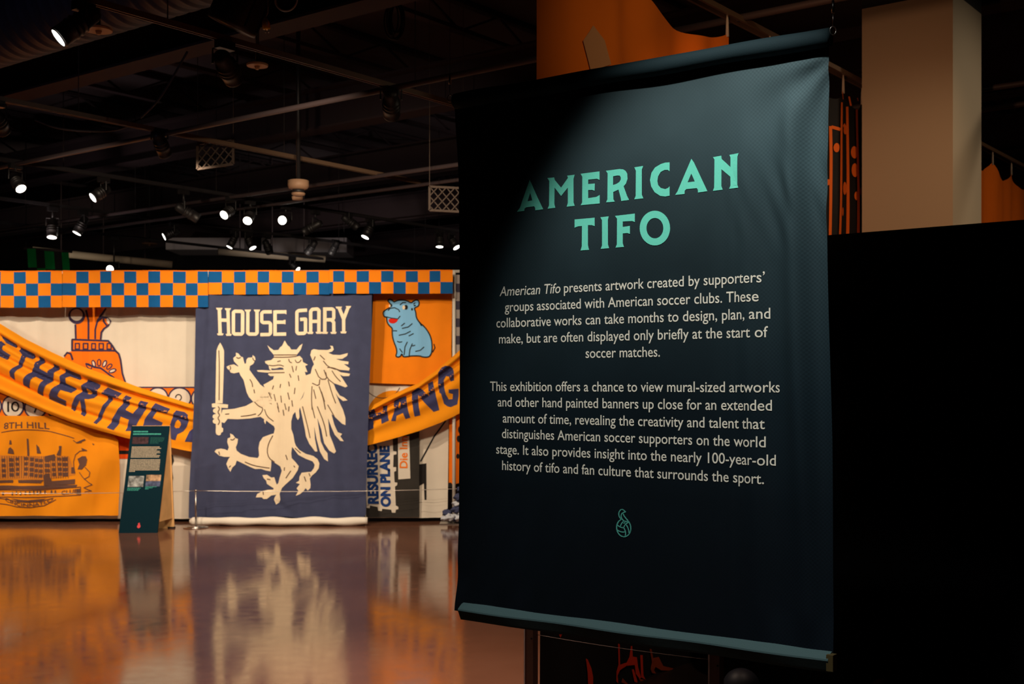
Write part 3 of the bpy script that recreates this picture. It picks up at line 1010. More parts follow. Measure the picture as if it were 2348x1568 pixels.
def dsw(X, z):
    """relief of the sagging cloth: folds run along it"""
    px = CX + X * F / D_s
    py = HY - (z - EYE) * F / D_s
    u0, l0 = interp(UP, px), interp(LO, px)
    t = (py - u0) / (l0 - u0)
    e = .5 + .5 * math.cos(px * .012)
    c1, c2 = .20 + .05 * math.sin(px * .011), .42 + .06 * math.sin(px * .009 + 1)
    left = sm(430, 120, px)
    v = .045 * math.exp(-((t - .10) / .08) ** 2) - .05 * math.exp(-((t - c1) / .055) ** 2) + .03 * math.exp(-((t - .31) / .05) ** 2)
    v += (-.05 * math.exp(-((t - c2) / .045) ** 2) + .035 * math.exp(-((t - c2 - .12) / .09) ** 2)) * (.25 + .75 * left)
    v += -.06 * left * math.exp(-((t - .80) / .06) ** 2) + .04 * left * math.exp(-((t - .93) / .07) ** 2)
    hid = sm(430, 470, px) * sm(865, 815, px)
    v *= 1.4 * (1 - .8 * hid)
    return v * (1 - .6 * hid) + .012 * math.sin(2 * math.pi * (t * 2.4 + .05 * px / 50)) * (.6 + .4 * e) + .05 - .035 * hid


sw = flag_root('scarf_banner', 'long sagging orange scarf banner with slanted navy HANG TOGETHER lettering', 'banner', 220, D_s)
xs = list(range(-330, 1061, 5))
mb = MB()
vs, fs = [], []
NT = 44
for x in xs:
    for j in range(NT + 1):
        y = interp(UP, x) + (interp(LO, x) - interp(UP, x)) * j / NT
        p = P(x, y, D_s)
        p.y -= dsw(p.x, p.z)
        vs.append(p)
for i in range(len(xs) - 1):
    for j in range(NT):
        q = i * (NT + 1) + j
        fs.append((q, q + NT + 1, q + NT + 2, q + 1))
# note: faces wound to face the viewer
mb.add(vs, [tuple(reversed(f)) for f in fs])
mb.build('cloth', M_orange, sw, True)
G1 = zoomer(0, 740, 7.126)
H1 = zoomer(220, 860, 7.842)
let = [
    (G1((-90, 380), (-30, 330), (40, 300), (120, 360), (70, 420), (80, 450), (205, 530), (125, 605), (0, 545), (-120, 500)), []),
    (G1((45, 200), (305, 352), (262, 412), (110, 330), (35, 250)), []),
    (G1((355, 392), (610, 515), (545, 595), (455, 560), (450, 610), (360, 730), (290, 830), (260, 940), (195, 880), (210, 800), (300, 690), (385, 575), (390, 525), (315, 455)), []),
    (G1((685, 545), (770, 595), (700, 680), (680, 750), (810, 820), (820, 790), (910, 670), (1005, 715), (930, 800), (905, 890), (880, 940), (790, 1040), (690, 1200), (600, 1150), (700, 1010), (740, 940), (610, 880), (560, 930), (485, 1075), (390, 1020), (420, 940), (500, 830), (595, 715), (610, 640)), []),
    (G1((1105, 750), (1355, 855), (1310, 935), (1150, 875), (1110, 900), (1100, 990), (1265, 1075), (1205, 1145), (1040, 1095), (970, 1190), (990, 1215), (1110, 1275), (1065, 1365), (790, 1245), (830, 1170), (900, 1080), (1005, 960), (1015, 870)), []),
    (G1((1445, 925), (1630, 1010), (1645, 1060), (1615, 1160), (1560, 1230), (1490, 1245), (1430, 1240), (1430, 1380), (1395, 1530), (1320, 1490), (1350, 1380), (1355, 1260), (1300, 1330), (1215, 1445), (1150, 1405), (1200, 1330), (1290, 1190), (1350, 1120), (1370, 1020)), [G1((1450, 1065), (1520, 1110), (1530, 1150), (1490, 1170), (1440, 1160))]),
    (H1((205, 220), (475, 330), (440, 420), (335, 400), (270, 540), (210, 600), (130, 740), (60, 875), (0, 850), (30, 770), (110, 640), (170, 540), (220, 480), (240, 380), (140, 335)), []),
    (H1((550, 360), (665, 400), (630, 520), (570, 620), (700, 690), (770, 600), (810, 510), (825, 455), (965, 490), (930, 600), (880, 700), (800, 800), (740, 920), (700, 1000), (560, 1000), (620, 800), (470, 740), (430, 860), (365, 985), (240, 940), (310, 790), (400, 660), (490, 540), (530, 440)), []),
    (H1((1080, 500), (1360, 605), (1320, 690), (1120, 650), (1090, 700), (1050, 770), (1225, 850), (1180, 960), (860, 960), (900, 800), (1000, 660), (1050, 580)), []),
    (H1((1465, 630), (1610, 660), (1680, 710), (1700, 800), (1660, 920), (1590, 1010), (1490, 1060), (1455, 1165), (1390, 1150), (1360, 1100), (1330, 1150), (1255, 1135), (1290, 1020), (1370, 860), (1420, 720)), [H1((1500, 795), (1550, 840), (1555, 890), (1520, 945), (1460, 950), (1430, 920), (1460, 840))]),
    (H1((1700, 1010), (1760, 960), (1800, 1200), (1625, 1190)), []),
    (Z6((78, 340), (75, 285), (140, 262), (145, 315), (228, 290), (225, 235), (270, 230), (280, 350), (292, 385), (215, 420), (205, 365), (125, 390), (130, 465), (60, 500), (60, 400)), []),
    (Z6((345, 180), (400, 150), (470, 130), (485, 250), (515, 355), (465, 370), (440, 305), (372, 335), (362, 390), (315, 390), (350, 270), (340, 210)), [Z6((400, 185), (418, 200), (410, 258), (388, 250))]),
    (Z6((530, 90), (600, 40), (640, 60), (715, 130), (700, 0), (750, -30), (820, 275), (760, 295), (640, 170), (600, 115), (600, 200), (620, 330), (560, 345), (535, 200)), []),
    ([(1041.5, 872), (1041, 852), (1038, 844), (1032.9, 840), (1022, 839), (1013.7, 843), (1006, 854.5), (1005, 877.5), (1008, 900), (1012, 902), (1018.6, 925.5), (1026, 931), (1033.8, 933), (1049, 926.6), (1052, 908), (1052, 891), (1029.5, 893), (1029.5, 900.6), (1039, 902.8), (1038, 914.7), (1029.5, 915.8), (1023, 904), (1019, 888), (1018.5, 871.8), (1023, 862), (1030, 863), (1034, 874.6)], []),
]
art(sw, 'lettering', M_navyp, D_s, let, dsw, .004, 4.0)
# the short tail hanging over the end post
dtl = folds(8, .012, 30, .1)
tl_ = flag_root('orange_flag_tail', 'narrow orange flag with black blots hanging down past the end post', 'flag', 1046, 13.42)
art(tl_, 'cloth', M_orangep, 13.42, [([(1030, 950), (1062, 940), (1064, 1080), (1052, 1108), (1029, 1112)], [])], dtl, 0, 8, True)
art(tl_, 'blots', M_black, 13.42, [(ell(1056, 985, 6, 9, 12), []), (ell(1052, 1006, 5, 8, 10), []), (ell(1058, 1026, 5, 9, 10), []), (ell(1050, 1046, 4, 6, 10), []), (ell(1032, 1112, 5, 6, 10), [])], dtl, .004, 8)
cb = flag_root('patchwork_flag', 'dark and white checkered flag strip hanging behind the end post', 'flag', 1052, 13.39)
pw_d, pw_w = [], []
for j in range(9):
    for i in range(2):
        (pw_d if (i + j) % 2 else pw_w).append(([(1046 + i * 9, 630 + j * 20), (1055 + i * 9, 630 + j * 20), (1055 + i * 9, 650 + j * 20), (1046 + i * 9, 650 + j * 20)], []))
art(cb, 'pale_squares', mat('grey_cloth', (.4, .36, .34, 1), .9), 13.39, pw_w, dtl, 0, 8)
art(cb, 'dark_squares', mat('dark_grey_cloth', (.06, .055, .09, 1), .9), 13.39, pw_d, dtl, 0, 8)

# crumpled cloth heaped at the foot of the end post
hr = random.Random(5)
hpz = flag_root('crumpled_flag', 'crumpled navy and white flag heaped around the foot of the end post', 'flag', 1040, 13.25)


def blob(c, r, seed, sq=(1, 1, 1)):
    rr_ = random.Random(seed)
    ph = [rr_.uniform(0, 6.28) for _ in range(6)]
    mb = MB()
    n, m_ = 18, 12
    vs, fs = [], []
    for j in range(m_ + 1):
        th = math.pi * j / m_
        for i in range(n):
            ph_ = 2 * math.pi * i / n
            k_ = 1 + .22 * math.sin(3 * ph_ + ph[0] + 2 * th) + .16 * math.sin(5 * th + ph[1] + 2 * ph_) + .1 * math.sin(7 * ph_ + ph[2])
            vs.append(Vector(c) + Vector((r * k_ * sq[0] * math.sin(th) * math.cos(ph_), r * k_ * sq[1] * math.sin(th) * math.sin(ph_), r * k_ * sq[2] * math.cos(th))))
    for j in range(m_):
        for i in range(n):
            fs.append((j * n + i, (j + 1) * n + i, (j + 1) * n + (i + 1) % n, j * n + (i + 1) % n))
    return mb.add(vs, fs)


b_n, b_w = MB(), MB()
for i, (x, y, r, wflag) in enumerate(((1052, 1140, 9, 0), (1048, 1155, 8, 1), (1056, 1158, 9, 0), (1044, 1168, 8, 0), (1058, 1175, 10, 1), (1026, 1176, 9, 0), (1030, 1186, 9, 1), (1050, 1186, 10, 1), (1060, 1190, 9, 1), (1018, 1188, 6, 1), (1040, 1188, 8, 0), (1058, 1122, 8, 0))):
    D = 13.18 + .03 * (i % 3)
    q = blob(P(x, y, D), r * D / F, 40 + i, (1.2, 1, .8))
    (b_w if wflag else b_n).add(q.v, q.f)
b_n.build('navy_folds', M_navy, hpz, True)
b_w.build('white_folds', mat('pale_blue_white_cloth', (.55, .60, .68, 1), .9), hpz, True)

# ------------------------------------------------------------------ HOUSE GARY banner
D_n = 13.20


def dn(X, z):
    px = CX + X * F / D_n
    py = HY - (z - EYE) * F / D_n
    v = folds_n(X, z)
    t = sm(690, 1180, py)
    v += .03 * math.exp(-((px - 482 + 30 * t) / 9) ** 2) * (1 - t) - .03 * math.exp(-((px - 468 + 30 * t) / 8) ** 2) * (1 - t)
    v += .02 * math.exp(-((px - 637) / 7) ** 2) * sm(1150, 1170, py) * 1.0
    v -= .02 * math.exp(-(((px - 650) - (py - 1165) * 1.2) / 12) ** 2) * math.exp(-((py - 1165) / 14) ** 2)
    return v


folds_n = folds(6, .017, 15, .12, .2)
nb = flag_root('lion_banner', 'large navy HOUSE GARY banner with a crowned winged cream lion holding a sword', 'banner', 640, D_n)
nav = [(462, 676), (476, 672), (560, 668), (700, 668), (853, 668), (852, 760), (848, 860), (845, 960), (842, 1060), (840, 1120), (839, 1180), (830, 1189), (800, 1191), (760, 1192), (720, 1191), (690, 1187), (640, 1184), (600, 1186), (560, 1191), (500, 1190), (432, 1188), (433, 1120), (436, 1060), (440, 1000), (444, 920), (447, 840), (449, 760), (450, 700)]
art(nb, 'cloth', M_navy, D_n, [(nav, [])], dn, 0, 8, True)
C = zoomer(430, 660, 5.590)
Dd = zoomer(430, 920, 5.226)
# lettering
hw_ = 7.8
gl = []


def stroke(pts, closed=False, w_=hw_):
    global gl
    gl += ribbon(pts, w_, closed)


def serif(x, y, w_=15, h=4.5):
    gl.append(([(x - w_ / 2, y - h / 2), (x + w_ / 2, y - h / 2), (x + w_ / 2 - 2, y + h / 2), (x - w_ / 2 + 2, y + h / 2)], []))


stroke(C((410, 270), (420, 600))); stroke(C((520, 275), (530, 605))); stroke(C((415, 412), (525, 415)))
for q in ((409, 268), (422, 596), (519, 273), (531, 602)):
    serif(*C(q)[0])
stroke(C((610, 300), (690, 300), (705, 315), (705, 575), (690, 592), (610, 592), (592, 575), (592, 315)), True)
stroke(C((770, 288), (770, 575), (790, 592), (868, 592), (888, 575), (888, 288)))
serif(*C((770, 290))[0]); serif(*C((888, 290))[0])
stroke(C((1085, 308), (970, 308), (950, 325), (950, 430), (970, 445), (1050, 445), (1068, 462), (1068, 580), (1050, 598), (930, 598)))
stroke(C((1125, 290), (1125, 615))); stroke(C((1125, 308), (1268, 308))); stroke(C((1125, 440), (1255, 440))); stroke(C((1125, 595), (1268, 592)))
gl.append((C((1245, 285), (1270, 285), (1270, 340), (1245, 325)), [])); gl.append((C((1235, 410), (1260, 410), (1258, 468), (1235, 460)), []))
stroke(C((1535, 285), (1425, 292), (1402, 310), (1402, 565), (1420, 585), (1495, 583), (1515, 565), (1515, 400), (1445, 405)))
stroke(C((1580, 580), (1580, 300), (1600, 275), (1665, 270), (1685, 290), (1685, 578))); stroke(C((1580, 430), (1685, 428)))
serif(*C((1575, 578))[0]); serif(*C((1685, 576))[0])
stroke(C((1757, 578), (1757, 270))); stroke(C((1735, 270), (1850, 268), (1872, 285), (1872, 385), (1855, 405), (1757, 408))); stroke(C((1840, 408), (1872, 440), (1872, 578)))
serif(*C((1757, 576))[0]); serif(*C((1868, 576))[0])
stroke(C((1940, 250), (2000, 400), (2000, 560))); stroke(C((2062, 245), (2000, 400)))
serif(*C((1938, 252))[0]); serif(*C((2064, 245))[0], 13); serif(*C((1998, 570))[0])
art(nb, 'title_lettering', M_cream, D_n, gl, dn, .005, 8)

body = C((990, 940), (1020, 932), (1075, 925), (1110, 895), (1250, 888), (1400, 880), (1440, 872), (1475, 905), (1482, 950), (1545, 985), (1510, 1000), (1540, 1080), (1505, 1075), (1530, 1150), (1545, 1240), (1500, 1330), (1470, 1400), (1420, 1480), (1400, 1565)) + \
    Dd((1310, 105), (1265, 160), (1245, 240), (1245, 330), (1270, 400), (1285, 490), (1300, 530), (1340, 580), (1420, 630), (1510, 655), (1560, 690), (1583, 740), (1575, 800), (1540, 850), (1490, 890), (1465, 925), (1475, 1000), (1470, 1040), (1440, 1070), (1415, 1040), (1390, 1078), (1350, 1110), (1300, 1130), (1330, 1070), (1310, 1040), (1350, 990), (1300, 975), (1340, 950), (1345, 900), (1370, 855), (1430, 848), (1480, 845), (1515, 800), (1525, 760), (1500, 720), (1420, 690), (1330, 640), (1255, 545),
       (1245, 620), (1250, 680), (1290, 720), (1335, 775), (1325, 820), (1300, 860), (1260, 920), (1170, 1000), (1130, 1040), (1100, 1110), (1110, 1180), (1095, 1215), (1055, 1240), (1030, 1180), (1040, 1150), (1060, 1120), (1000, 1130), (950, 1170), (910, 1170), (890, 1150), (820, 1150), (835, 1110), (870, 1090), (900, 1075), (960, 1060), (1020, 1060), (1030, 1045), (1000, 1025), (950, 990), (940, 950), (910, 920), (895, 885), (950, 880), (1000, 915), (1035, 910), (1050, 960), (1065, 1000), (1085, 980), (1100, 920), (1130, 830), (1110, 780), (1060, 750), (1000, 712),
       (1000, 760), (990, 840), (940, 830), (880, 810), (810, 810), (700, 760), (590, 710), (575, 760), (540, 790), (515, 845), (485, 800), (465, 750), (490, 690), (510, 665), (440, 665), (385, 650), (330, 600), (350, 575), (400, 565), (450, 575), (480, 590), (495, 550), (475, 490), (480, 445), (515, 430), (510, 385), (545, 400), (575, 440), (605, 450), (600, 500), (580, 550), (590, 590), (640, 630), (740, 665), (840, 680), (855, 650), (848, 560), (860, 490), (900, 430), (980, 400), (1030, 385), (1045, 330), (1035, 300), (1000, 275), (940, 230), (930, 275), (912, 240), (915, 215), (870, 185), (750, 205), (600, 215), (480, 210), (440, 260), (410, 250), (405, 160), (420, 100), (560, 90), (700, 55), (790, 5)) + \
    C((850, 1440), (900, 1400), (960, 1330), (985, 1275), (970, 1240), (1030, 1210), (1100, 1170), (1110, 1130), (1060, 1130), (1035, 1110), (1040, 1088), (1085, 1070), (1050, 1040), (1040, 990), (1000, 965))
arm = C((500, 1008), (545, 990), (600, 980), (650, 1008), (655, 1000), (600, 940), (590, 900), (625, 870), (625, 830), (655, 840), (685, 880), (712, 890), (720, 930), (735, 975), (750, 965), (755, 920), (775, 895), (830, 890), (835, 860), (862, 885), (868, 920), (840, 975), (800, 1000), (795, 1050), (850, 1130), (930, 1240), (980, 1275), (1060, 1290), (1100, 1400), (1080, 1520), (1000, 1560), (900, 1540), (860, 1470), (835, 1450), (790, 1400), (760, 1340), (740, 1260), (720, 1180), (680, 1120), (665, 1080), (600, 1095), (555, 1085), (540, 1055), (510, 1035))
wing = C((1590, 800), (1620, 785), (1690, 795), (1800, 795), (1840, 775), (1825, 740), (1860, 745), (1872, 790), (1850, 815), (1800, 830), (1860, 855), (1950, 860), (2055, 835), (2045, 870), (1980, 910), (1900, 910), (1960, 930), (2065, 945), (2060, 980), (2000, 975), (2080, 1030), (2070, 1060), (1960, 1050), (1890, 1040), (1960, 1080), (2085, 1100), (2070, 1130), (1990, 1130), (1950, 1110), (2010, 1200), (2050, 1260), (2020, 1275), (1930, 1240), (1870, 1220), (1900, 1300), (1950, 1380), (2000, 1400), (2050, 1440), (1990, 1450), (1930, 1400), (1895, 1345), (1960, 1500)) + \
    Dd((1860, 100), (1890, 200), (1890, 285), (1850, 270), (1760, 180), (1725, 150), (1760, 280), (1800, 370), (1850, 390), (1830, 420), (1870, 480), (1830, 475), (1765, 400), (1725, 310), (1685, 200), (1705, 400), (1745, 500), (1780, 600), (1760, 625), (1700, 590), (1640, 500), (1622, 420), (1605, 330), (1560, 200), (1600, 480), (1645, 580), (1680, 620), (1685, 720), (1640, 690), (1590, 600), (1550, 450), (1520, 300), (1530, 450), (1560, 600), (1530, 600), (1460, 510), (1420, 420), (1410, 350), (1380, 200), (1350, 70), (1340, 110), (1345, 190), (1325, 225), (1305, 190), (1290, 105), (1310, 0)) + \
    C((1430, 1460), (1480, 1400), (1510, 1300), (1530, 1240), (1520, 1120), (1580, 1100), (1600, 1020), (1625, 980), (1605, 930), (1575, 860))
crown = C((1025, 735), (1060, 765), (1110, 800), (1170, 795), (1190, 760), (1215, 745), (1250, 675), (1285, 735), (1310, 755), (1330, 790), (1400, 790), (1440, 740), (1478, 715), (1455, 790), (1400, 860), (1400, 890), (1110, 895), (1110, 860), (1060, 800))
sword = C((420, 700), (445, 745), (468, 800), (468, 960), (450, 1478), (362, 1480), (370, 960), (375, 800), (395, 745))
guard = C((315, 1485), (345, 1478), (520, 1495), (515, 1540), (320, 1530))
hilt = Dd((340, 40), (405, 40), (410, 310), (428, 325), (425, 365), (405, 375), (400, 400), (378, 408), (350, 395), (342, 365), (345, 310))
lion = [(body, []), (arm, []), (wing, []), (crown, []), (sword, []), (guard, []), (hilt, []), (C((885, 1055), (950, 1052), (1075, 1060), (1200, 1050), (1258, 1068), (1230, 1080), (1090, 1085), (1000, 1085), (900, 1075)), [])]
for q in ((345, 112), (340, 182), (342, 238)):
    lion.append((Dd(*ell(q[0], q[1], 36, 30, 14)), []))
art(nb, 'lion_emblem', M_cream, D_n, lion, dn, .005, 8)
det = []
for pts in ([(1045, 1040), (1060, 1000)], [(1090, 995), (1150, 1010)]):
    pass
det.append((C((1075, 1030), (1110, 1035), (1150, 1030), (1190, 1018), (1230, 1025), (1240, 1048), (1150, 1050), (1080, 1054)), []))
mouth = list(det)
art(nb, 'lion_mouth', M_navy, D_n, mouth, dn, .008, 8)
det = []
for pts in ([(1110, 860), (1400, 858)], [(1110, 888), (1280, 890), (1400, 876)], [(1155, 945), (1200, 935)], [(1045, 990), (1100, 1000), (1190, 985), (1240, 1005)], [(1040, 1088), (1250, 1085)], [(1300, 910), (1310, 950), (1340, 960)], [(1380, 920), (1400, 960), (1440, 950), (1460, 920)],
            [(1340, 1000), (1360, 1080)], [(1400, 1000), (1390, 1060)], [(1310, 1100), (1330, 1150)], [(1105, 1250), (1090, 1300)], [(1200, 1230), (1190, 1280)], [(1300, 1200), (1310, 1260)], [(1420, 1120), (1430, 1190)], [(1040, 1340), (1080, 1420)], [(1110, 1360), (1130, 1450)], [(1200, 1380), (1210, 1470)], [(1290, 1340), (1310, 1430)], [(1380, 1280), (1370, 1360)],
            [(1150, 1470), (1170, 1550)], [(1250, 1480), (1270, 1560)], [(1340, 1440), (1350, 1520)], [(800, 1170), (830, 1220), (835, 1270)], [(850, 1300), (860, 1350)],
            [(630, 890), (655, 905), (685, 890)], [(545, 1000), (560, 1030), (545, 1050)], [(835, 895), (845, 925), (862, 935)], [(405, 800), (412, 1000), (408, 1440)],
            [(1740, 935), (1800, 1010), (1900, 1045)], [(1700, 860), (1760, 920)], [(1750, 1050), (1790, 1160), (1880, 1230)], [(1640, 1040), (1700, 1170), (1790, 1170), (1770, 1080)], [(1700, 1170), (1690, 1260), (1600, 1220)], [(1690, 1260), (1740, 1400), (1770, 1560)],
            [(1800, 1180), (1850, 1350), (1900, 1480)], [(1600, 1260), (1590, 1400), (1600, 1560)], [(1790, 1020), (1860, 1020), (1960, 1060)], [(1850, 1060), (1900, 1140), (1960, 1200)], [(1640, 880), (1620, 930)], [(1620, 1300), (1650, 1420)], [(1720, 1330), (1760, 1460)]):
    det += ribbon(C(*smooth_pts(pts, 1, False)), 2.1)
for pts in ([(800, 5), (850, 60), (905, 80), (880, 140), (840, 175)], [(920, 95), (950, 180), (1030, 240)], [(1020, 410), (970, 500), (950, 590), (970, 680), (1040, 730)], [(690, 725), (800, 770), (900, 790), (980, 800)], [(640, 180), (740, 170), (820, 150)], [(450, 155), (500, 150)],
            [(1180, 640), (1200, 700)], [(1165, 790), (1160, 830)], [(1240, 830), (1180, 920)], [(1290, 560), (1360, 620)], [(1275, 770), (1290, 790)], [(905, 1080), (910, 1120)], [(950, 930), (990, 940)], [(500, 790), (520, 770)], [(380, 600), (390, 640)], [(515, 455), (545, 465), (570, 440)],
            [(1400, 900), (1420, 960)], [(1080, 60), (1100, 130)], [(1150, 100), (1160, 170)], [(1220, 60), (1215, 120)], [(1380, 60), (1440, 300), (1470, 440)], [(1490, 40), (1530, 200)], [(1560, 60), (1640, 260), (1670, 420)], [(1680, 40), (1760, 180)], [(1455, 860), (1470, 900)], [(370, 60), (390, 90), (365, 130), (392, 165), (365, 200), (392, 240), (370, 280)]):
    det += ribbon(Dd(*smooth_pts(pts, 1, False)), 2.1)
art(nb, 'lion_linework', M_brownline, D_n, det, dn, .009, 10)

# white paper roll lying along the foot of the navy banner
rl = flag_root('white_cloth_roll', 'rolled white cloth lying on the floor along the foot of the navy banner', 'roll', 640, 13.12)
pts, rs2 = [], []
for i in range(60):
    x = 434 + (842 - 434) * i / 59
    p = P(x, 0, 13.10); p.z = .05 - .004 * math.sin(i * .4)
    p.y += .02 * math.sin(i * .35)
    pts.append(p); rs2.append(.042 + .005 * math.sin(i * .5) - (.025 if i in (0,) else 0))
MB().tube(pts, rs2, 14).build('roll', mat('white_paper', (.82, .78, .70, 1), .8), rl, True)

# ------------------------------------------------------------------ A-frame information sign
D_a = 12.46
ar = empty('a_frame_sign', 'narrow dark teal A-frame information sign standing before the sagging orange banner', 'sign', (P(316, 0, D_a).x, D_a + .2, 0))
bl, br_ = P(272, 0, D_a), P(361, 0, D_a + .02)
bl.z = br_.z = 0.0
lean = Vector((.058, .235, 1.085))
fn = (br_ - bl).cross(lean).normalized()
if fn.y > 0:
    fn = -fn
th = -fn * .018
mb = MB()
mb.add([bl, br_, br_ + lean, bl + lean, bl + th, br_ + th, br_ + lean + th, bl + lean + th], [(0, 1, 2, 3), (5, 4, 7, 6), (4, 0, 3, 7), (1, 5, 6, 2), (3, 2, 6, 7), (4, 5, 1, 0)])
fp = mb.build('front_panel', M_teal, ar)
# rear panel of light plywood, meeting the front at the top
tb = bl + lean + th; tb2 = br_ + lean + th
rb, rb2 = bl + Vector((.05, .40, 0)), br_ + Vector((.06, .40, 0))
tk = Vector((0, .02, .006))
mb = MB().add([tb, tb2, rb2, rb, tb + tk, tb2 + tk, rb2 + tk, rb + tk], [(0, 1, 2, 3), (7, 6, 5, 4), (0, 4, 5, 1), (1, 5, 6, 2), (2, 6, 7, 3), (3, 7, 4, 0)])
mb.build('rear_panel', M_birch, ar)
e1, e2 = br_ + th, rb2
mb = MB()
ins = Vector((-.012, 0, 0))
low = .10
for s_, q in ((0, 0),):
    a_, b_2, c_ = e1 + lean * low, tb2, e2 + (tb2 - e2) * low
    mb.add([a_ + ins, b_2 + ins, c_ + ins, a_ + ins * 2, b_2 + ins * 2, c_ + ins * 2], [(0, 2, 1), (3, 4, 5), (0, 3, 5, 2), (0, 1, 4, 3), (1, 2, 5, 4)])
mb.build('side_gusset', M_birch, ar)
MB().box(rb2 + Vector((-.03, .012, .008)), (.07, .04, .016)).build('rubber_foot', M_black, ar)


def sgn(x, y, off=.002):
    """sign face coordinates: x 0..1 across, y 0..1 upward"""
    return bl + (br_ - bl) * x + lean * y + fn * off


def sign_quads(name, m, quads, off=.002):
    mb = MB()
    for x0, y0, x1, y1 in quads:
        mb.add([sgn(x0, y0, off), sgn(x1, y0, off), sgn(x1, y1, off), sgn(x0, y1, off)], [(0, 1, 2, 3)])
    return mb.build(name, m, fp)


r6 = random.Random(3)


def dashes(x0, x1, y, h, dens=.035):
    out = []
    x = x0
    while x < x1:
        l = r6.uniform(.5, 1.5) * dens
        out.append((x, y, min(x + l, x1), y + h))
        x += l + dens * .25
    return out


qd = dashes(.07, .45, .940, .012, .03) + dashes(.07, .80, .916, .013, .03)
sign_quads('heading_print', M_tealtext, qd)
sign_quads('photo_print', mat('dim_purple_photo', (.05, .022, .03, 1), .7, vary=.6, vscale=40), [(.07, .830, .49, .895)])
sign_quads('caption_print', mat('dim_teal_print', (.015, .11, .10, 1), .8), [q for yy in range(7) for q in dashes(.54, .90 - .04 * (yy > 3) - .1 * (yy > 4), .886 - yy * .009, .0045, .04)])
qd = []
for i in range(8):
    qd += dashes(.08, .80 + .06 * math.sin(i * 2.2), .796 - i * .0135, .0078, .03)
for i in range(9):
    qd += dashes(.08, .86 if i < 8 else .24, .676 - i * .0135, .0078, .03)
sign_quads('text_print', mat('cream_small_print', (.55, .48, .36, 1), .8), qd)
sign_quads('photograph', mat('pale_photo', (.30, .33, .34, 1), .6, vary=.8, vscale=22), [(.09, .427, .49, .528)])
sign_quads('photograph', mat('crowd_photo', (.42, .27, .16, 1), .6, vary=.7, vscale=25), [(.545, .480, .93, .538)])
sign_quads('photograph', mat('blue_photo', (.06, .08, .16, 1), .6, vary=.9, vscale=20), [(.545, .430, .93, .480)])
sign_quads('caption_print', M_tealtext, [q for yy in range(3) for q in dashes(.09, .44 - .03 * yy, .412 - yy * .010, .005, .04)] + [q for yy in range(3) for q in dashes(.55, .84 - .1 * yy, .424 - yy * .010, .005, .04)])
mb = MB()
lg = [(.50 + .045 * math.cos(t), .060 + .016 * math.sin(t)) for t in [i * math.pi / 8 for i in range(16)]]
mb.add([sgn(x, y) for x, y in lg], [tuple(range(16))])
lg = [(.48, .074), (.53, .072), (.51, .095), (.47, .088)]
mb.add([sgn(x, y) for x, y in lg], [(0, 1, 2, 3)])
mb.build('emblem_print', mat('pink_red_print', (.75, .08, .10, 1), .7), fp)

# ------------------------------------------------------------------ low rope barriers
def barrier_post(label, x, D, h, r, group, base=True):
    p = P(x, 0, D); p.z = 0
    o = empty('barrier_post', label, 'post', tuple(p), 0, group)
    MB().tube([p + Vector((0, 0, .008)), p + Vector((0, 0, h))], r, 14).build('shaft', M_steel, o, True)
    MB().tube([p + Vector((0, 0, h - .012)), p + Vector((0, 0, h + .006))], r * 1.5, 14).build('cap', M_steel, o, True)
    if base:
        mb = MB().tube([p, p + Vector((0, 0, .010))], .13, 28)
        mb.tube([p + Vector((0, 0, .010)), p + Vector((0, 0, .022))], [.10, .03], 28)
        mb.build('base', M_steel, o, True)
    return o


DB = 12.92
hb_ = EYE - (1124 - HY) * DB / F
barrier_post('slim steel barrier post before the left edge of the navy banner', 449, DB, hb_, .009, 'slim barrier posts before the flag wall')
barrier_post('slim steel barrier post hidden behind the foreground banner, right of the flags', 1140, DB + .45, hb_, .009, 'slim barrier posts before the flag wall')
barrier_post('slim steel barrier post beyond the left edge before the gold banner', -190, DB - .1, hb_, .009, 'slim barrier posts before the flag wall')
M_wire = mat('steel_wire', (.75, .72, .68, 1), .3, metal=1)
for lab, xa, xb, Da, Dbb in (('thin steel barrier wire across the navy banner', 449, 1140, DB, DB + .45), ('thin steel barrier wire across the gold banner', -190, 449, DB - .1, DB)):
    a, c = P(xa, 0, Da), P(xb, 0, Dbb)
    a.z = c.z = hb_ - .004
    pts = []
    for i in range(25):
        t = i / 24
        p = a.lerp(c, t); p.z -= .025 * (1 - (2 * t - 1) ** 2)
        pts.append(p)
    tag(MB().tube(pts, .0032, 6).build('barrier_wire', M_wire, None, True), lab, 'wire', 'barrier wires')

Pa, Pb = P(1218.5, 0, 5.15), P(1643, 0, 4.65)
Pa.z = Pb.z = 0


def flat_post(label, p):
    o = empty('barrier_post', label, 'post', tuple(p), rz, 'square barrier posts under the foreground banner')
    R = Matrix.Rotation(rz, 3, 'Z')
    mm = mat('bronze_anodised_metal', (.16, .10, .085, 1), .45, metal=.3)
    MB().box(p + Vector((0, 0, .26)), (.042, .036, .50), R).build('shaft', mm, o)
    MB().box(p + R @ Vector((-.023, 0, 0)) + Vector((0, 0, .26)), (.006, .038, .50), R).build('lit_edge_strip', mat('pale_lit_edge', (.75, .72, .76, 1), .4), o)  # pale strip added to stand for light on the post's left edge
    MB().box(p + Vector((0, 0, .006)), (.28, .28, .012), R).build('base', mm, o)
    MB().tube([p + R @ Vector((.014, -.021, 0)) + Vector((0, 0, .44)), p + R @ Vector((.014, -.0185, 0)) + Vector((0, 0, .44))], .004, 10).build('screw', M_black, o)
    return o


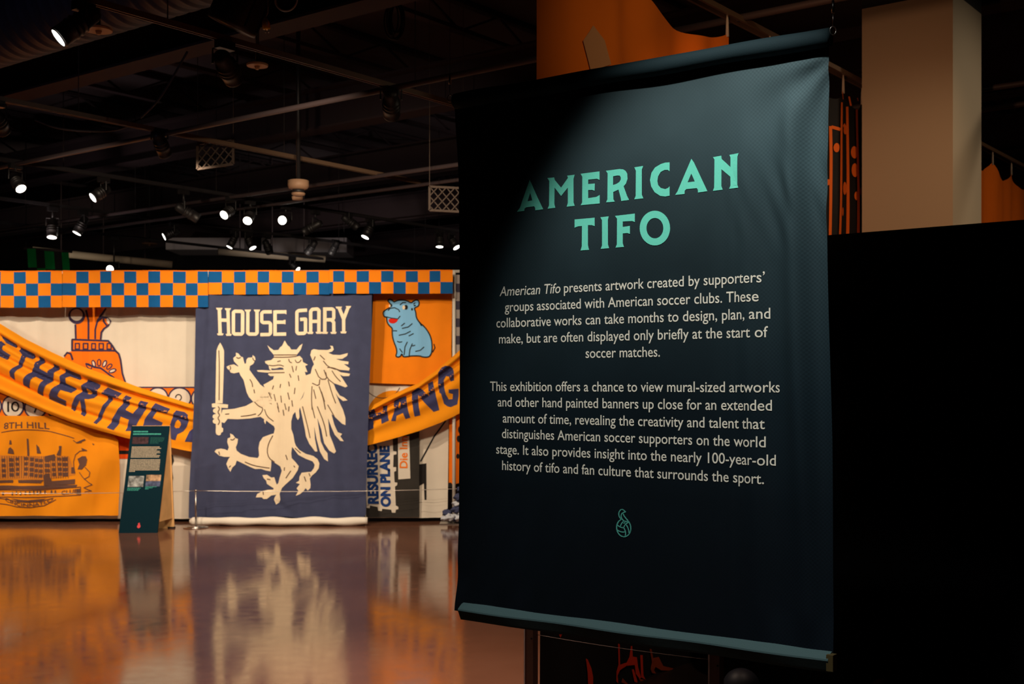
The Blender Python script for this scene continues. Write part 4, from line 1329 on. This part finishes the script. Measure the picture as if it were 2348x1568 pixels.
flat_post('square bronze barrier post under the left part of the foreground banner', Pa)
flat_post('square bronze barrier post under the right part of the foreground banner', Pb)
pts = []
for i in range(21):
    t = i / 20
    p = Pa.lerp(Pb, .03 + .94 * t); p.z = .455 - .006 * (1 - (2 * t - 1) ** 2)
    pts.append(p)
tag(MB().tube(pts, .0011, 6).build('barrier_wire', mat('dull_wire', (.12, .09, .08, 1), .5, metal=.6), None, True), 'thin wire between the two square posts under the foreground banner', 'wire', 'barrier wires')

# ------------------------------------------------------------------ tall sheets hanging on a rail along B
S0 = Vector((61 * 5.4 / F, 5.4, 0))
ZR = EYE + 1.944
a, c = S0 - B * .35, S0 + B * 9.6
rl_ = MB()
for o_ in (-.025, .025):
    rl_.beam(a + Vector((0, 0, ZR + .13)) + A * o_, c + Vector((0, 0, ZR + .13)) + A * o_, .016, .03)
tag(rl_.build('hanging_rail', M_rail, None), 'long dark double rail carrying the tall orange and black sheets, behind the foreground banner', 'rail')


def sheet(name, label, s0, s1, zb, sag, nclip, parts, seed, group=None, edge=0.0):
    """cloth hanging from clips on the rail; parts: list of (part name, material, fn(s, z) -> bool keep)"""
    base = S0 + B * ((s0 + s1) / 2)
    o = empty(name, label, 'sheet', tuple(base), math.atan2(B.y, B.x), group)
    d = folds(seed, .018, 10, .12)

    def top(s):
        t = (s - s0) / (s1 - s0) * nclip
        f = t - math.floor(t)
        return ZR + .03 - sag * math.sin(math.pi * f) ** .7

    def W(s, z, off=0.0):
        return S0 + B * s + A * (d(s, z) + .012 * math.sin(14 * s) * (z / 3) + off) + Vector((0, 0, z))
    ns = max(16, int((s1 - s0) / .035))
    nz = 60
    for pn, m, za, zb_fn in parts:
        mb = MB()
        vs, fs = [], []
        for i in range(ns + 1):
            s = s0 + (s1 - s0) * i / ns
            zt = top(s) if za is None else za
            zl = zb_fn
            for j in range(nz + 1):
                vs.append(W(s, zl + (zt - zl) * j / nz))
        for i in range(ns):
            for j in range(nz):
                q = i * (nz + 1) + j
                fs.append((q, q + nz + 1, q + nz + 2, q + 1))
        mb.add(vs, fs)
        mb.build(pn, m, o, True)
    for i in range(nclip + 1):
        s = s0 + (s1 - s0) * min(max(i / nclip, .01), .99)
        p = W(s, ZR + .03)
        mb = MB().tube([p - Vector((0, 0, .03)), p + Vector((0, 0, .05)), p + Vector((0, 0, .115))], [.010, .008, .003], 8)
        mb.build('clip', mat('pale_clip', (.45, .38, .32, 1), .5), o, True)
    return o, W, d


M_tifo = mat('tall_orange_cloth', (.80, .17, .008, 1), .9, vary=.08, vscale=2, bump=.05)
M_tifo2 = mat('faded_orange_paint', (.55, .26, .12, 1), .9)
M_tblack = mat('black_glossy_cloth', (.007, .005, .005, 1), .8, vary=.3, vscale=4)
M_tred = mat('red_orange_line_paint', (.62, .035, .006, 1), .75)
M_torl = mat('orange_line_paint', (.72, .12, .008, 1), .85)

o1, W1, d1 = sheet('tall_tifo_sheet', 'tall orange sheet with a black lower part behind the top of the foreground banner', 0.0, 1.785, .03, .10, 2,
                   [('orange_cloth', M_tifo, None, 1.45), ('black_cloth', M_tblack, 1.45, .03)], 31)
o1['label'] = 'tall orange sheet with a black foot hanging right behind the foreground banner'


def sheet_art(o, W, name, m, polys, off=-.004, step=.05):
    v, fs = tri_mesh(polys, step)
    # the viewer is on the -A side of the sheet
    mb = MB().add([W(s, z, off) for s, z in v], [tuple(reversed(f)) for f in fs])
    return mb.build(name, m, o)


def SPX(x, y):
    """pixel -> (s, z) on the sheet plane"""
    tx = (x - CX) / F
    s = (tx * S0.y - S0.x) / (B.x - tx * B.y)
    D = S0.y + B.y * s
    return s, EYE + (HY - y) * D / F


A_side = -A
sg = 1 if (A.dot(Vector((0, -1, 0))) > 0) else -1
OFF = .006 * sg
ZZ = zoomer(1100, 1360, 3.913)


def spx(pts):
    return [SPX(x, y) for x, y in pts]


sheet_art(o1, W1, 'faded_patch', M_tifo2, [(spx([(1330, 95), (1350, 60), (1375, 95), (1388, 150), (1345, 165)]), [])], OFF)
sheet_art(o1, W1, 'red_brushwork', M_tred, [
    (spx(ZZ((985, 590), (1005, 600), (1040, 680), (1055, 760), (1055, 830), (1010, 830), (1005, 720))), []),
    (spx(ZZ((1230, 450), (1245, 455), (1255, 640), (1310, 620), (1330, 570), (1340, 470), (1350, 470), (1355, 565), (1385, 570), (1395, 660), (1420, 750), (1410, 765), (1380, 720), (1370, 640), (1310, 650), (1255, 690), (1235, 740), (1245, 810), (1225, 790), (1225, 700), (1240, 640))), []),
    (spx(ZZ((1410, 550), (1430, 550), (1440, 730), (1460, 770), (1420, 750))), []),
    (spx(ZZ((1350, 680), (1365, 680), (1395, 800), (1370, 790))), []),
    (spx(ZZ((700, 368), (735, 368), (718, 400))), [])], OFF)
sheet_art(o1, W1, 'brown_brushwork', mat('brown_orange_line_paint', (.30, .045, .008, 1), .75), [
    (spx(ZZ((1505, 495), (1530, 500), (1550, 580), (1600, 570), (1635, 650), (1715, 670), (1700, 690), (1620, 690), (1575, 660), (1560, 690), (1580, 720), (1540, 715), (1520, 680), (1535, 610))), []),
    (spx(ZZ((1400, 760), (1500, 785), (1600, 790), (1500, 800), (1420, 790))), []), (spx(ZZ((1280, 760), (1330, 820), (1270, 800))), [])], OFF)

# the foot of the black cloth trails forward over the floor
mb = MB()
vs, fs = [], []
for i in range(41):
    s_ = .03 + 1.74 * i / 40
    for j in range(25):
        t = j / 24
        dd = .72 * t * (1 + .06 * math.sin(s_ * 7))
        z_ = .012 + .028 * math.exp(-dd / .05) + .010 * (1 + math.sin(s_ * 11 + dd * 9)) * t
        vs.append(S0 + B * s_ + A * (d1(s_, .05) * (1 - t) + dd) + Vector((0, 0, z_)))
for i in range(40):
    for j in range(24):
        q = i * 25 + j
        fs.append((q, q + 1, q + 26, q + 25))
mb.add(vs, fs)
mb.build('trailing_cloth', mat('black_satin_cloth', (.010, .006, .005, 1), .3, vary=.3, vscale=4), o1, True)

o2, W2, d2 = sheet('striped_tifo_sheet', 'tall black sheet with upright orange lines, between the foreground banner and the pillar', 2.25, 4.6, .03, .10, 6,
                   [('black_cloth', M_tblack, None, .03)], 32)
Zs = zoomer(1860, 0, 2.8)
st = []
for pts, wd in (([(175, 660), (172, 900), (172, 1300), (168, 1600)], 5.4), ([(228, 685), (226, 1000), (222, 1600)], 5.4), ([(278, 705), (276, 1000), (274, 1200), (266, 1600)], 5), ([(118, 810), (120, 1000), (118, 1600)], 5), ([(120, 815), (165, 835)], 7), ([(195, 800), (225, 840)], 10), ([(180, 590), (188, 640)], 3), ([(240, 620), (248, 680)], 3), ([(284, 630), (290, 650)], 3)):
    st += ribbon([(Zs(q)[0]) for q in pts], wd)
for x, y, rx, ry in ((145, 950, 14, 30), (258, 980, 16, 40), (258, 1095, 15, 45), (203, 1210, 16, 42), (262, 1260, 10, 28), (292, 1230, 8, 26), (188, 1360, 6, 28), (105, 1170, 12, 20), (210, 840, 18, 24)):
    st.append((Zs(*ell(x, y, rx, ry, 14)), []))
sheet_art(o2, W2, 'orange_line_painting', M_torl, [(spx(o), [spx(h) for h in hs]) for o, hs in st], OFF)

o3, W3, d3 = sheet('far_orange_sheet', 'tall plain orange sheet to the right of the pillar above the black partition', 6.1, 9.3, .03, .12, 5,
                   [('orange_cloth', M_tifo, None, .03)], 33)

# dome topped low posts at the bottom edge before the partition
for lab, x, y, D, r in (('dark dome-topped low post at the bottom edge, nearer the middle of the frame', 1700, 1532, 5.15, .079), ('dark dome-topped low post at the bottom edge under the right end of the foreground banner', 2027, 1556, 4.3, .06)):
    p = P(x, y, D)
    zt = p.z
    p.z = 0
    o = empty('low_post', lab, 'post', tuple(p), 0, 'dome-topped posts before the black partition')
    mm = mat('dark_grey_plastic', (.014, .016, .024, 1), .5)
    MB().tube([p, p + Vector((0, 0, zt - r))], r * .98, 28).build('shaft', mm, o, True)
    MB().tube([p + Vector((0, 0, zt - r + r * math.sin(i * math.pi / 20))) for i in range(11)], [max(r * math.cos(i * math.pi / 20), .002) for i in range(11)], 28).build('dome', mm, o, True)

# ------------------------------------------------------------------ ceiling: tracks, pipes, duct, lamps
HT = 2.12
ZTR = EYE + HT


def track_point(x, y):
    D = HT * F / (HY - y)
    return P(x, y, D)


TR = {}
for nm, (x, y), lab in (('a', (597, 111), 'nearest lighting track, running under the yellow plug'), ('b', (339, 293), 'lighting track ending in the middle of the ceiling, second from the viewer'),
                        ('c', (530, 447), 'lighting track above the three brightest lamps'), ('d', (500, 519), 'lighting track just below the white domed sensor'), ('e', (500, 566), 'farthest lighting track, low over the flag wall')):
    p = track_point(x, y)
    a, c = clip_line(p, B, .3)
    if nm == 'a':
        a, c = p - B * 5.0, P(1060, 0, 1) * 0 + p + B * 3.6
    if nm == 'b':
        a, c = p - B * 7, p + B * 3.6
    TR[nm] = (a, c)
    o = MB().beam(a, c, .036, .030)
    o.beam(a + A * .016 - Vector((0, 0, .018)), c + A * .016 - Vector((0, 0, .018)), .004, .008)
    o.beam(a - A * .016 - Vector((0, 0, .018)), c - A * .016 - Vector((0, 0, .018)), .004, .008)
    n = int((c - a).length / 1.8)
    root = empty('lighting_track', 'dark ' + lab, 'track', tuple(a), 0, 'lighting tracks')
    o.build('rail', M_rail if nm in 'ab' else M_blackmatte, root)  # near tracks coloured as lit, far ones as black silhouettes
    for i in range(1, n):
        p_ = a + (c - a) * (i / n)
        MB().tube([p_ + Vector((0, 0, .015)), p_ + Vector((0, 0, 1.3))], .004, 6).build('hanger_rod', M_blackmatte, root, True)

for (x, y), lab in (((500, 274), 'thin dark ceiling pipe crossing under the two nearest lighting tracks'), ((700, 421), 'thin dark ceiling pipe crossing behind the white domed sensor'), ((500, 480), 'thin dark ceiling pipe above the farther lamps')):
    p = track_point(x, y); p.z -= .03
    a, c = clip_line(p, A, .3)
    if (x, y) == (500, 274):
        pass
    tag(MB().tube([a, c], .021, 10).build('ceiling_pipe', M_pipe, None, True), lab, 'pipe', 'ceiling pipes')

# corrugated duct, top left
p = P(100, 25, 9.4)
a, c = p - A * 5.5, p + A * 2.6
root = empty('spiral_duct', 'ribbed round air duct in the top left corner of the ceiling', 'duct', tuple(p))
L = (c - a).length
pts, rs3 = [], []
n = int(L / .02)
for i in range(n + 1):
    pts.append(a + (c - a) * (i / n))
    ph = (i % 7)
    rs3.append(.30 + (.012 if ph in (0, 1) else 0))
MB().tube(pts, rs3, 36).build('ribbed_body', mat('duct_metal', (.020, .022, .046, 1), .6, spec=.3), root, True)

# pale round ducts far behind
for xa, ya, xb, yb, D, lab in ((75, 574, 395, 607, 19.5, 'pale round duct above the left checkered strips'), (500, 576, 745, 594, 19.8, 'pale round duct in front of the grey soffit')):
    a, c = P(xa, ya, D), P(xb, yb, D + .6)
    root = empty('round_duct', lab, 'duct', tuple(a), 0, 'pale round ducts')
    MB().tube([a, c], .060, 20).build('duct_body', mat('beige_duct', (.55, .45, .33, 1), .6), root, True)
    for t in (.2, .5, .8):
        q = a.lerp(c, t)
        MB().tube([q + Vector((0, 0, .05)), Vector((q.x, q.y, 5.28))], .01, 6).build('hanger', M_pipe, root)

# green and black checkered flag in the distance
gf = flag_root('green_checkered_flag', 'green and black checkered flag hanging far off above the left flags', 'flag', 110, 17.5)
gq, bq = [], []
cols = [62, 82, 101, 122, 140, 157]
rows = [570, 613, 645]
for i in range(5):
    for j in range(2):
        y0, y1 = rows[j] + i * 2, rows[j + 1] + i * 2
        (gq if (i + j) % 2 == 0 else bq).append(([(cols[i] + 3 * j, y0), (cols[i + 1] + 3 * j, y0), (cols[i + 1] + 3 * (j + 1), y1), (cols[i] + 3 * (j + 1), y1)], []))
dg_ = folds(9, .02, 6)
art(gf, 'green_squares', mat('green_cloth', (.0, .24, .05, 1), .9), 17.5, gq, dg_, 0, 12)
art(gf, 'black_squares', M_black, 17.5, bq, dg_, 0, 12)
MB().tube([P(55, 569, 17.52), P(165, 577, 17.52)], .02, 10).build('top_pole', M_pipe, gf, True)
for x in (60, 158):
    q = P(x, 570, 17.52)
    MB().tube([q, Vector((q.x, q.y, 5.28))], .004, 6).build('cord', M_cable, gf)


def on_track(tk, x, y, aim, L):
    # depth at which a lamp seen at this pixel hangs under its track
    a, c = TR[tk]
    D = 12.0
    am = Vector(aim).normalized()
    for _ in range(6):
        q = P(x, y, D) - am * (L * .62)
        tx = q.x / q.y
        s = (tx * a.y - a.x) / (B.x - tx * B.y)
        D += (a.y + B.y * s) - q.y
    return D


def lamp(label, x, y, D, aim, lit=True, r=.05, L=.20, drop=None, group='track spotlights', light=None):
    c = P(x, y, D)
    if light:
        aim = Vector(light[0]) - c
        spot('lamp_light', c + aim.normalized() * .03, light[0], light[1], light[2], .8, WARM, .03)
    a_ = Vector(aim).normalized()
    o = empty('track_spotlight', label, 'spotlight', tuple(c), 0, group)
    R = r * 1.12
    back = c - a_ * L
    mid = c - a_ * (L * .62)
    mb = MB()
    prof = [(0, R), (.03, R), (.035, R * .98), (.30, R * .98), (.31, R * 1.05), (.34, R * 1.05), (.35, R * .95), (.42, R * .95), (.43, R * 1.05), (.46, R * 1.05), (.47, R * .9), (.55, R * .9), (.56, R), (.59, R), (.60, R * .85), (.9, R * .8), (1.0, R * .55)]
    mb.tube([c + a_ * .006 - a_ * L * t for t, _ in prof], [q for _, q in prof], 22)
    body_ = mb.build('lamp_body', M_blackmetal, o, True)
    # lens disc and bezel
    sd = a_.cross(Vector((0, 0, 1)))
    if sd.length < 1e-3:
        sd = Vector((1, 0, 0))
    sd.normalize()
    upv = sd.cross(a_)
    ring = [c + a_ * .010 + (sd * math.cos(t) + upv * math.sin(t)) * r for t in [i * 2 * math.pi / 28 for i in range(28)]]
    bul = [c + a_ * .014 + (sd * math.cos(t) + upv * math.sin(t)) * r * .6 for t in [i * 2 * math.pi / 28 for i in range(28)]]
    lb = MB().add(ring + bul + [c + a_ * .016], [(i, (i + 1) % 28, 28 + (i + 1) % 28, 28 + i) for i in range(28)] + [(28 + i, 28 + (i + 1) % 28, 56) for i in range(28)])
    lb.build('lens', M_lens if lit else M_lensoff, o, True)
    MB().tube([q + a_ * .002 for q in ring], r * .07, 6, closed=True).build('bezel', M_blackmetal, body_, True)
    # yoke, stem and track adapter
    zt = ZTR if drop is None else c.z + drop
    zt = max(zt, mid.z + R + .05)
    y1 = mid + sd * (R + .012)
    y2 = mid - sd * (R + .012)
    topz = mid.z + R + .025
    mb = MB().tube([y1, Vector((y1.x, y1.y, topz)), Vector((y2.x, y2.y, topz)), y2], .007, 8)
    mb.build('yoke', M_blackmetal, o)
    MB().tube([Vector((mid.x, mid.y, topz)), Vector((mid.x, mid.y, zt - .05))], .011, 10).build('stem', M_blackmetal, o, True)
    MB().box((mid.x, mid.y, zt - .05), (.05, .12, .05), Matrix.Rotation(math.atan2(B.y, B.x) - math.pi / 2, 3, 'Z')).build('track_adapter', M_blackmetal, o)
    return o


LAMPS = [
    ('lit track spotlight nearest the viewer, in the top left corner', 138, 84, 6.55, (-.66, -.36, -.65), True, .054, .26),
    ('lit spotlight facing right at the left frame edge, below the second track', 47, 431, 11.7, (.55, -.42, -.70), True, .050, .20),
    ('lit spotlight facing left, second bright lamp from the left on the middle track', 215, 452, 12.2, (-.62, -.52, -.58), True, .052, .20),
    ('lit downward spotlight above the left checkered strip, nearest the left edge', 119, 542, 16.2, (.05, -.30, -.95), True, .055, .22),
    ('lit spotlight tilted left, just right of the leftmost downward lamp', 177, 533, 15.2, (-.40, -.26, -.87), True, .055, .22),
    ('lit spotlight with a bluish lens facing left, alone left of the navy banner top', 378, 542, 16.4, (-.80, -.36, -.46), True, .05, .20),
    ('bright spotlight facing left, leftmost of the three bright lamps in the middle', 515, 492, 13.5, (-.36, -.72, -.50), True, .052, .20),
    ('bright oval spotlight, middle one of the three bright lamps', 568, 505, 13.8, (-.06, -.80, -.60), True, .052, .20),
    ('brightest spotlight shining straight at the viewer, rightmost of the three bright lamps', 648, 505, 14.2, (-.12, -1, -.16), True, .052, .20),
    ('lit spotlight tilted left under the diamond mesh panel, right of the middle', 838, 542, 15.6, (-.38, -.28, -.86), True, .052, .22),
    ('lit spotlight tilted left in front of the grey soffit, left of a pair', 527, 565, 17.2, (-.42, -.22, -.87), True, .045, .22),
    ('lit spotlight tilted right in front of the grey soffit, right of a pair', 579, 567, 17.2, (.46, -.24, -.85), True, .05, .22),
    ('round lit spotlight facing the viewer just above the left checkered strip', 253, 617, 19.0, (-.1, -1, -.2), True, .055, .2),
    ('small lit spotlight tilted right just above the two-row checkered strip', 682, 617, 19.0, (.70, -.35, -.55), True, .045, .2),
    ('small lit downward spotlight near the foreground banner, left of a pair', 1008, 564, 17.6, (0, -.22, -.97), True, .05, .2),
    ('small lit spotlight at the very edge of the foreground banner', 1046, 566, 17.4, (.5, -.32, -.8), True, .05, .2),
    ('unlit spotlight hanging from the nearest track beside the round ceiling disc', 535, 178, 7.7, (-.1, .35, -.93), False, .058, .26),
    ('unlit spotlight hanging from the nearest track close to the foreground banner', 898, 262, 9.3, (.25, .45, -.86), False, .055, .26),
    ('unlit spotlight under the second track, near its crossing with the pipe', 378, 352, 10.6, (.55, .5, -.67), False, .052, .24),
    ('unlit spotlight at the left frame edge under the second track', 6, 298, 9.4, (-.6, .4, -.7), False, .054, .24),
    ('unlit spotlight pointing right, left of the three bright lamps', 452, 500, 13.0, (.80, .35, -.48), False, .052, .26),
    ('unlit spotlight in front of the grey soffit, tilted left', 705, 579, 17.5, (-.6, .3, -.7), False, .05, .22),
    ('unlit spotlight in front of the grey soffit, right of the one tilted left', 760, 580, 17.5, (-.5, .4, -.75), False, .05, .22),
    ('unlit spotlight pointing left, right of the brightest lamp', 700, 530, 15.4, (-.85, .3, -.4), False, .05, .24),
    ('unlit spotlight low over the soffit, right of the tilted pair', 618, 578, 17.3, (.2, .6, -.75), False, .05, .2),
    ('unlit spotlight beside the lit one under the diamond mesh panel', 818, 520, 15.3, (.75, .3, -.55), False, .05, .22),
]
WASH = {16: ((-1.1, 13.4, 1.5), 225, 75), 17: ((-1.2, 13.4, 1.2), 290, 85), 18: ((-2.6, 13.4, 1.0), 270, 90), 19: ((-4.0, 13.4, 1.1), 290, 85)}
for i, ((lab, x, y, D, aim, lit, r, L), tk) in enumerate(zip(LAMPS, 'accdddccccddeeccaabbcddcdc')):
    if i in WASH:
        aim = (.1, .75, -.65)
    lamp(lab, x, y, on_track(tk, x, y, aim, L), aim, lit, r, L, light=WASH.get(i))
# track lamps outside the left edge that wash the same wall
spot('wash_light', (-6.6, 10.3, 3.5), (-5.7, 13.4, 1.4), 390, 70, .8, WARM)
spot('wash_light', (-8.2, 9.6, 3.5), (-7.4, 13.4, 1.1), 230, 80, .8, WARM)

# big dark theatre spotlight at the top edge
c = P(530, 62, 7.2)
ax = Vector((-.42, .1, -.9)).normalized()
o = empty('theatre_spotlight', 'large unlit black theatre spotlight cut by the top edge', 'spotlight', tuple(c))
mb = MB().tube([c, c - ax * .02, c - ax * .35, c - ax * .37, c - ax * .62], [.145, .15, .15, .125, .10], 28)
mb.build('lamp_body', M_blackmetal, o, True)
mb = MB()
for i in range(8):
    t = i * math.pi / 4
    sd = ax.cross(Vector((0, 1, 0))).normalized()
    uv = sd.cross(ax)
    q = c + (sd * math.cos(t) + uv * math.sin(t)) * .152
    mb.beam(q - ax * .03, q - ax * .34, .012, .012)
mb.build('cooling_rib', M_blackmetal, o)
MB().tube([c - ax * .25, Vector((c.x + .11, c.y, c.z + .23)), Vector((c.x + .11, c.y, 5.28))], .014, 10).build('hanging_arm', M_blackmetal, o, True)

# yellow plug on a thin cord
c = P(610, 55, 6.6)
o = empty('hanging_plug', 'yellow electrical plug dangling on a thin cord near the top edge', 'plug', tuple(c))
M_yel = mat('yellow_plastic', (.62, .40, .015, 1), .4)
tl = Vector((-.15, 0, 1)).normalized()
mb = MB().tube([c - tl * .030, c - tl * .026, c - tl * .004, c + tl * .012, c + tl * .026, c + tl * .032], [.014, .021, .021, .019, .012, .006], 18)
mb.build('plug_body', M_yel, o, True)
mb = MB()
for k_ in (-.008, .008):
    mb.box(c - tl * .038 + Vector((k_, 0, 0)), (.003, .007, .018))
mb.build('prongs', M_steel, o)
MB().box(c + Vector((.010, -.0195, -.006)), (.011, .004, .018)).build('sticker', mat('white_sticker', (.6, .65, .7, 1), .5), o)
MB().tube([c + tl * .030, c + Vector((.010, 0, .06)), c + Vector((.008, 0, 1.5))], .0022, 6).build('cord', mat('grey_cord', (.4, .4, .42, 1), .6), o, True)

# pale looping cable
pts = []
for i in range(30):
    t = i / 29
    x = 634 + 47 * t
    ang = math.pi * (1 - t)
    pts.append(P(660 + 25 * math.cos(ang) - 4, 0 + 27 * math.sin(ang) - 1 - 2 * t, 6.6))
pts = [P(628, -40, 6.6), P(634, -12, 6.6)] + pts[1:-1] + [P(684, -20, 6.6), P(680, -60, 6.6)]
tag(MB().tube(pts, .0055, 10).build('looped_cable', mat('pale_blue_cable', (.40, .46, .52, 1), .35), None, True), 'pale cable hanging in a loop at the top edge, right of the yellow plug', 'cable')

# coil of black cable
c = P(905, 45, 9.2)
mb = MB()
r9 = random.Random(4)
for k_ in range(7):
    ph, rx, rz_ = r9.uniform(-.4, .4), r9.uniform(.04, .075), r9.uniform(.11, .15)
    off = Vector((r9.uniform(-.02, .02), r9.uniform(-.03, .03), r9.uniform(-.03, .03)))
    mb.tube([c + off + Vector((rx * math.cos(t), .02 * math.sin(t + ph), rz_ * math.sin(t))) for t in [i * 2 * math.pi / 24 for i in range(24)]], .006, 6, closed=True)
mb.tube([c + Vector((0, 0, .13)), Vector((c.x, c.y, 5.28))], .008, 6)
tag(mb.build('coiled_cable', M_cable, None, True), 'coil of black cable hanging from the ceiling, left of the tall orange sheet', 'cable')


# round discs hanging under the ceiling
def disc(label, x, y, D, r, knob):
    c = P(x, y, D)
    o = empty('ceiling_disc', label, 'ceiling light', tuple(c), 0, 'round discs under the ceiling')
    MB().tube([c, c + Vector((0, 0, .012)), c + Vector((0, 0, .018))], [r * .97, r, r * .9], 32).build('disc', mat('tan_metal', (.55, .36, .20, 1), .6), o)
    MB().tube([c + Vector((0, 0, .018)), Vector((c.x, c.y, 5.28))], .012, 8).build('stem', M_blackmetal, o, True)
    MB().tube([c + Vector((0, 0, .0)), c + Vector((0, 0, -.022))], [.02, .012], 12).build('knob', mat('tan_metal', (.55, .36, .20, 1), .6), o, True)
    return o


disc('round tan disc under the ceiling beside the nearest lit spotlight', 226, 71, 7.3, .082, 0)
disc('round tan disc under the nearest track, right of the unlit spotlight', 590, 152, 8.4, .074, 1)
disc('round tan disc far off under the ceiling, left of the grey soffit', 343, 560, 18.6, .115, 0)

# white domed sensor
c = P(684, 432, 11.2)
o = empty('ceiling_sensor', 'cream domed sensor hanging under the ceiling above the brightest lamp', 'sensor', tuple(c))
M_sens = mat('cream_plastic', (.30, .18, .11, 1), .5)
MB().tube([c + Vector((0, 0, .075)), c + Vector((0, 0, .07)), c + Vector((0, 0, .02)), c + Vector((0, 0, .0)), c + Vector((0, 0, -.012))], [.085, .096, .096, .085, .06], 28).build('housing', M_sens, o, True)
MB().tube([c + Vector((0, 0, -.012)), c + Vector((0, 0, -.04))], [.055, .055], 24).build('neck', M_blackmetal, o, True)
MB().tube([c + Vector((0, 0, -.04)), c + Vector((0, 0, -.045)), c + Vector((0, 0, -.06)), c + Vector((0, 0, -.072))], [.055, .064, .06, .035], 24).build('dome', M_sens, o, True)
MB().tube([c + Vector((0, 0, .07)), Vector((c.x, c.y, 5.28))], .02, 10).build('stem', M_blackmetal, o, True)
# second small tan piece under it
c = P(682, 458, 12.0)
o = empty('ceiling_fitting', 'small tan fitting hanging just below the domed sensor', 'fitting', tuple(c))
MB().tube([c, c + Vector((0, 0, .03))], [.05, .056], 20).build('housing', M_sens, o, True)
MB().tube([c + Vector((0, 0, .03)), Vector((c.x, c.y, 5.28))], .012, 8).build('stem', M_blackmetal, o, True)


# diamond mesh cages
def mesh_cage(label, x0, y0, x1, y1, D, skew):
    o = empty('mesh_cage', label, 'cage', tuple(P((x0 + x1) / 2, y1, D)), 0, 'diamond mesh cages')
    mm = mat('rust_brown_mesh', (.055, .034, .022, 1), .6)
    mb = MB()
    pw = (x1 - x0) / 4.0
    ph = (y1 - y0) / 2.5
    for s_ in (-1, 1):
        for k_ in range(-4, 9):
            xa = x0 + k_ * pw
            # line from (xa, y0) going down with slope
            pts = []
            for t in (0, 1):
                y = y0 + (y1 - y0) * t
                x = xa + s_ * (y - y0) / ph * pw
                pts.append((x, y))
            (xa_, ya_), (xb_, yb_) = pts
            lo, hi = 0.0, 1.0
            dx = xb_ - xa_
            for lim, sign in ((x0, 1), (x1, -1)):
                f0, f1 = sign * (xa_ - lim), sign * (xb_ - lim)
                if f0 < 0 and f1 < 0:
                    lo, hi = 1, 0
                elif f0 < 0:
                    lo = max(lo, f0 / (f0 - f1))
                elif f1 < 0:
                    hi = min(hi, f0 / (f0 - f1))
            if hi - lo > .02:
                q0 = (xa_ + dx * lo, ya_ + (yb_ - ya_) * lo); q1 = (xa_ + dx * hi, ya_ + (yb_ - ya_) * hi)
                sk = lambda q: P(q[0], q[1] + skew * (q[0] - x0), D + .01 * s_)
                mb.beam(sk(q0), sk(q1), .009, .009)
    mb.build('mesh', mm, o)
    mb = MB()
    cs = [(x0, y0), (x1, y0), (x1, y1), (x0, y1)]
    for i in range(4):
        a_, b_ = cs[i], cs[(i + 1) % 4]
        mb.beam(P(a_[0], a_[1] + skew * (a_[0] - x0), D), P(b_[0], b_[1] + skew * (b_[0] - x0), D), .02, .02)
    for q in cs[:2]:
        t_ = P(q[0], q[1] + skew * (q[0] - x0), D)
        mb.beam(t_, Vector((t_.x, t_.y, 5.28)), .005, .005)
    mb.build('frame', mm, o)
    # its depth: a second face behind
    return o


mesh_cage('brown diamond mesh panel hanging between the first and second lighting tracks', 453, 330, 535, 388, 10.8, -.15)
mesh_cage('brown diamond mesh panel hanging at the edge of the foreground banner', 985, 428, 1062, 482, 11.5, .05)

# slack loops of dark wiring under the ceiling
for pts, lab in (([(80, 275), (130, 295), (200, 302), (265, 300), (310, 283)], 'slack dark wire under the ceiling, left of the crossing pipe'), ([(430, 118), (395, 180), (360, 235), (322, 270)], 'straight dark brace wire slanting down left of the unlit spotlight')):
    D = 10.6 if pts[0][0] == 80 else 9.6
    tag(MB().tube([P(x, y, D) for x, y in smooth_pts(pts, 2, False)], .009, 6).build('ceiling_wire', M_pipe, None, True), lab, 'wire', 'ceiling wires')
